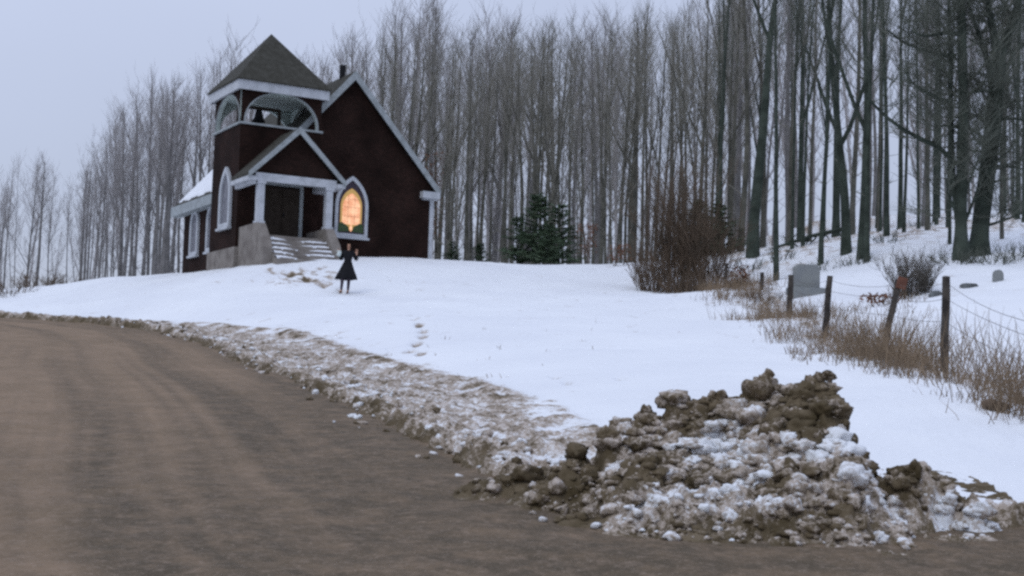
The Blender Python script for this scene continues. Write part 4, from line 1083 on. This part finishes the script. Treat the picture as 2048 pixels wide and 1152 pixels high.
def beech(px, py, Y, H, W, label, seed, n=420):
    rng = random.Random(seed); p = at(px, py, Y); root = empty('beech_sapling', (p.x, p.y, ground_z(p.x, p.y)))
    T = shrub_tubes(seed, H, W, 5, 6, .014); T.build('stem', M['brush'], root)
    V = []; Fq = []
    for i in range(n):
        a = rng.uniform(0, 6.28); rr = math.sqrt(rng.random()) * W * .5; z = H * rng.uniform(.25, 1); c = np.array([math.cos(a) * rr, math.sin(a) * rr, z])
        d = unit(np.array([rng.gauss(0, 1), rng.gauss(0, 1), rng.gauss(0, .7)])) * rng.uniform(.05, .10); e = unit(np.cross(d, np.array([rng.gauss(0, 1), rng.gauss(0, 1), 1]))) * rng.uniform(.025, .045)
        n0 = len(V); V += [c - d, c - e, c + d, c + e]; Fq.append((n0, n0 + 1, n0 + 2, n0 + 3))
    mesh_np('leaves', np.array(V), [np.array(Fq)], M['rust_leaf'], root)
    tag(root, label, 'sapling')
beech(1172, 530, 63, 1.9, 1.0, 'beech sapling keeping rust brown leaves beside the evergreen cluster', 1, 190)
beech(1240, 545, 60, .9, 1.1, 'low rust leaved sapling left of the brown thicket', 2, 150)
beech(858, 515, 66, 5.4, 1.1, 'tall rust leaved sapling against the right slope of the church roof', 3, 330)
beech(1760, 588, 33, .28, .9, 'low patch of rust leaves on the snow left of the leaning post', 4, 80)
beech(1480, 600, 45, .7, .6, 'small orange leaved sprig by the far fence posts', 5, 90)

# fallen log, gravestones
p1, p2 = at(1545, 497, 57), at(1700, 455, 57)
L_ = Tubes(); mid = (np.array(p1) + np.array(p2)) / 2
L_.add([np.array(p1) - mid, np.array([0, 0, .08]), np.array(p2) - mid], [.045, .075, .10], 10)
rng = random.Random(9)
fl_ = L_.build('fallen_log', M['bark_dark']); fl_.location = mid; tag(fl_, 'dark fallen log leaning across the snowy slope', 'log')
br = Tubes()
for k in range(7):
    f = rng.uniform(-.4, .4); b0 = (np.array(p2) - np.array(p1)) * f
    br.add(limb(rng, b0, np.array([rng.gauss(0, .6), rng.gauss(0, .6), rng.choice((-1, 1))]), rng.uniform(.6, 1.3), 5, .1, .2), [.04, .03, .022, .015, .008], 5)
br.build('branch', M['bark_dark'], fl_)

def gravestone(px, py, Y, w, h, t, m, label, arch=False, base=True, rz=.2):
    p = at(px, py, Y); g = empty('gravestone', (p.x, p.y, ground_z(p.x, p.y)), rz)
    poly = [(-w / 2, -.2), (w / 2, -.2), (w / 2, h - .12 * w), (w * .36, h), (-w * .36, h), (-w / 2, h - .12 * w)] if not arch else [(-w / 2, -.2), (w / 2, -.2)] + [(w / 2 * math.cos(a), h - w / 2 + w / 2 * math.sin(a)) for a in np.linspace(0, math.pi, 9)]
    MB().prism(poly, -t / 2, t / 2).build('slab', m, g)
    if base: MB().box(-w * .68, w * .68, -t * 1.1, t * 1.1, -.3, .16).build('plinth', m, g)
    tag(g, label, 'gravestone')
gravestone(1612, 585, 40, .72, .82, .26, M['stone'], 'tall pale gravestone on a plinth behind the far fence posts')
gravestone(1996, 562, 38, .28, .30, .1, M['stone'], 'small pale gravestone on the open snow at the right', True, False)
gravestone(1938, 564, 37.5, .42, .10, .22, M['stone_dark'], 'low dark flat gravestone on the open snow', False, False)
gravestone(1872, 572, 36.5, .34, .14, .16, M['stone_dark'], 'low dark gravestone at the right foot of the round twiggy bush', True, False)

# ------------------------------------------------------------------ fence: posts in a line up the slope, sagging wires
def build_fence():
    rng = random.Random(4)
    posts = [((2120, 880), (2122, 640), 13.2, 13.2, 22), ((1887, 748), (1893, 553), 19.5, 19.5, 17), ((1757, 716), (1797, 560), 24.0, 24.3, 14), ((1647, 686), (1660, 552), 28.5, 28.5, 13), ((1577, 655), (1582, 550), 36.5, 36.5, 12),
             ((1520, 626), (1524, 545), 42, 42, 9), ((1450, 602), (1453, 527), 49, 49, 7)]
    root = empty('wire_fence', tuple(at(1757, 716, 24)))
    o = np.array(root.location)
    tag(root, 'old farm fence of weathered posts and sagging wire climbing beside the weeds', 'fence')
    tops = []
    for i, (b, t, Yb, Yt, w) in enumerate(posts):
        B = np.array(at(*b, Yb)); Tt = np.array(at(*t, Yt)); B[2] = min(B[2], ground_z(B[0], B[1])) - .25
        r = w / F * Yb / 2
        n = 7; T = Tubes(); P = [B + (Tt - B) * k / (n - 1) + np.array([rng.gauss(0, .006), rng.gauss(0, .006), 0]) - o for k in range(n)]
        P = P + [P[-1] + np.array([0, 0, .006])]
        T.add(P, [r * 1.08, r * 1.05, r * 1.03, r, r * .98, r * .97, r * .90, .002], 9)
        po = T.build('post', M['post'], root)
        if i == 2:
            pl = MB().box(-.085, .085, -.05, -.035, -.10, .10).build('rusty_plate', M['rust'], po); pl.location = Tt - o + np.array([.03, -r, -.06]); pl.rotation_euler = (0, R_(14), 0)
        tops.append((B + np.array([0, 0, .25]), Tt))
    for f in (.30, .55, .78, .94):
        W = Tubes()
        for (b0, t0), (b1, t1) in zip(tops[:-1], tops[1:]):
            p = b0 + (t0 - b0) * f; q = b1 + (t1 - b1) * f
            sag = np.linalg.norm(q - p) * rng.uniform(.008, .02)
            W.add([p + (q - p) * k / 8 - np.array([0, 0, sag * 4 * (k / 8) * (1 - k / 8)]) - o for k in range(9)], [.0034] * 9, 4)
        W.build('wire', M['wire'], root)
build_fence()

def build_weeds():
    rng = random.Random(17); T = Tubes()
    FX = ([9, 15, 19.5, 24, 28, 37, 49, 56], [5.2, 5.55, 5.85, 6.1, 6.15, 7.1, 7.3, 7.5])
    clumps = [(rng.uniform(13, 50), rng.gauss(0, 1)) for _ in range(470)]
    for (y, o) in clumps:
        x = float(np.interp(y, *FX)) + o * (.18 + .011 * y) - .02 * max(0, y - 22)
        gz = ground_z(x, y); k = rng.randint(10, 30); hm = rng.choice([.15, .2, .3, .5, .8, 1.0]) * (1 if y < 24 else .62)
        for _ in range(k):
            px, py_ = x + rng.gauss(0, .16), y + rng.gauss(0, .22)
            h = hm * rng.uniform(.4, 1.1); a = rng.uniform(0, 6.28); ln = rng.uniform(.1, .6)
            q = limb(rng, np.array([px, py_, gz - .05]), np.array([math.cos(a) * ln, math.sin(a) * ln, 1]), h, 4, -.2, .12)
            r = rng.uniform(.0022, .0048) * (1 + y * .014)
            T.add(q, [r, r * .9, r * .7, r * .3])
    # stubble poking through the snow near the bank and in the graveyard
    for i in range(320):
        if i < 26: px, py_, Y = rng.uniform(600, 1250), rng.uniform(650, 765), None
        else: px, py_, Y = rng.uniform(1580, 1860), rng.uniform(600, 720), rng.uniform(20, 36)
        if Y is None:
            Y = np.interp(py_, [640, 700, 770], [34, 25, 19]); 
        p = at(px, py_, float(Y)); gz = ground_z(p.x, p.y)
        for _ in range(rng.randint(1, 4)):
            a = rng.uniform(0, 6.28); q = limb(rng, np.array([p.x + rng.gauss(0, .05), p.y + rng.gauss(0, .05), gz - .03]), np.array([math.cos(a) * .5, math.sin(a) * .5, 1]), rng.uniform(.04, .12 if i < 26 else .32), 4, -.1, .15)
            T.add(q, [.006, .005, .004, .002])
    tag(T.build('dry_weeds', M['grass']), kind='stuff')
build_weeds()

# ------------------------------------------------------------------ light: overcast dusk-grey sky and a weak veiled sun
w = bpy.data.worlds.new('World'); sc.world = w; w.use_nodes = True
nt = w.node_tree; nt.nodes.clear(); N = nt.nodes.new; L = nt.links.new
SUN_EL, SUN_AZ = R_(48), R_(-35)
out = N('ShaderNodeOutputWorld'); bg = N('ShaderNodeBackground'); bg2 = N('ShaderNodeBackground'); ad = N('ShaderNodeAddShader')
sky = N('ShaderNodeTexSky'); sky.sky_type = 'NISHITA'; sky.sun_disc = False; sky.sun_elevation = SUN_EL; sky.sun_rotation = SUN_AZ
L(sky.outputs[0], bg2.inputs[0]); bg2.inputs[1].default_value = .012
tc = N('ShaderNodeTexCoord'); sp = N('ShaderNodeSeparateXYZ'); L(tc.outputs['Generated'], sp.inputs[0])
mr = N('ShaderNodeMapRange'); mr.inputs[1].default_value = 0; mr.inputs[2].default_value = 1; mr.inputs[3].default_value = .44; mr.inputs[4].default_value = 1.05
L(sp.outputs[2], mr.inputs[0])
nz = N('ShaderNodeTexNoise'); nz.inputs['Scale'].default_value = 2.2; nz.inputs['Detail'].default_value = 4; L(tc.outputs['Generated'], nz.inputs['Vector'])
mr2 = N('ShaderNodeMapRange'); mr2.inputs[1].default_value = .3; mr2.inputs[2].default_value = .7; mr2.inputs[3].default_value = .94; mr2.inputs[4].default_value = 1.06; L(nz.outputs['Fac'], mr2.inputs[0])
mu = N('ShaderNodeMath'); mu.operation = 'MULTIPLY'; L(mr.outputs[0], mu.inputs[0]); L(mr2.outputs[0], mu.inputs[1])
bg.inputs[0].default_value = (.815, .91, 1.19, 1); L(mu.outputs[0], bg.inputs[1])
L(bg.outputs[0], ad.inputs[0]); L(bg2.outputs[0], ad.inputs[1]); L(ad.outputs[0], out.inputs[0])
sd = bpy.data.lights.new('sun', 'SUN'); sd.energy = .55; sd.angle = R_(25); sd.color = (1, .98, .88)
so = bpy.data.objects.new('sun', sd); COL.objects.link(so)
dirv = Vector((math.sin(SUN_AZ) * math.cos(SUN_EL), math.cos(SUN_AZ) * math.cos(SUN_EL) * -1, math.sin(SUN_EL)))
so.rotation_euler = (-dirv).to_track_quat('-Z', 'Y').to_euler()

sc.render.engine = 'CYCLES'
sc.view_settings.view_transform = 'Standard'; sc.view_settings.look = 'None'; sc.view_settings.exposure = 0; sc.view_settings.gamma = 1
sc.cycles.max_bounces = 5; sc.cycles.diffuse_bounces = 3; sc.cycles.glossy_bounces = 2
sc.cycles.use_denoising = False
sc.cycles.filter_width = 2.7
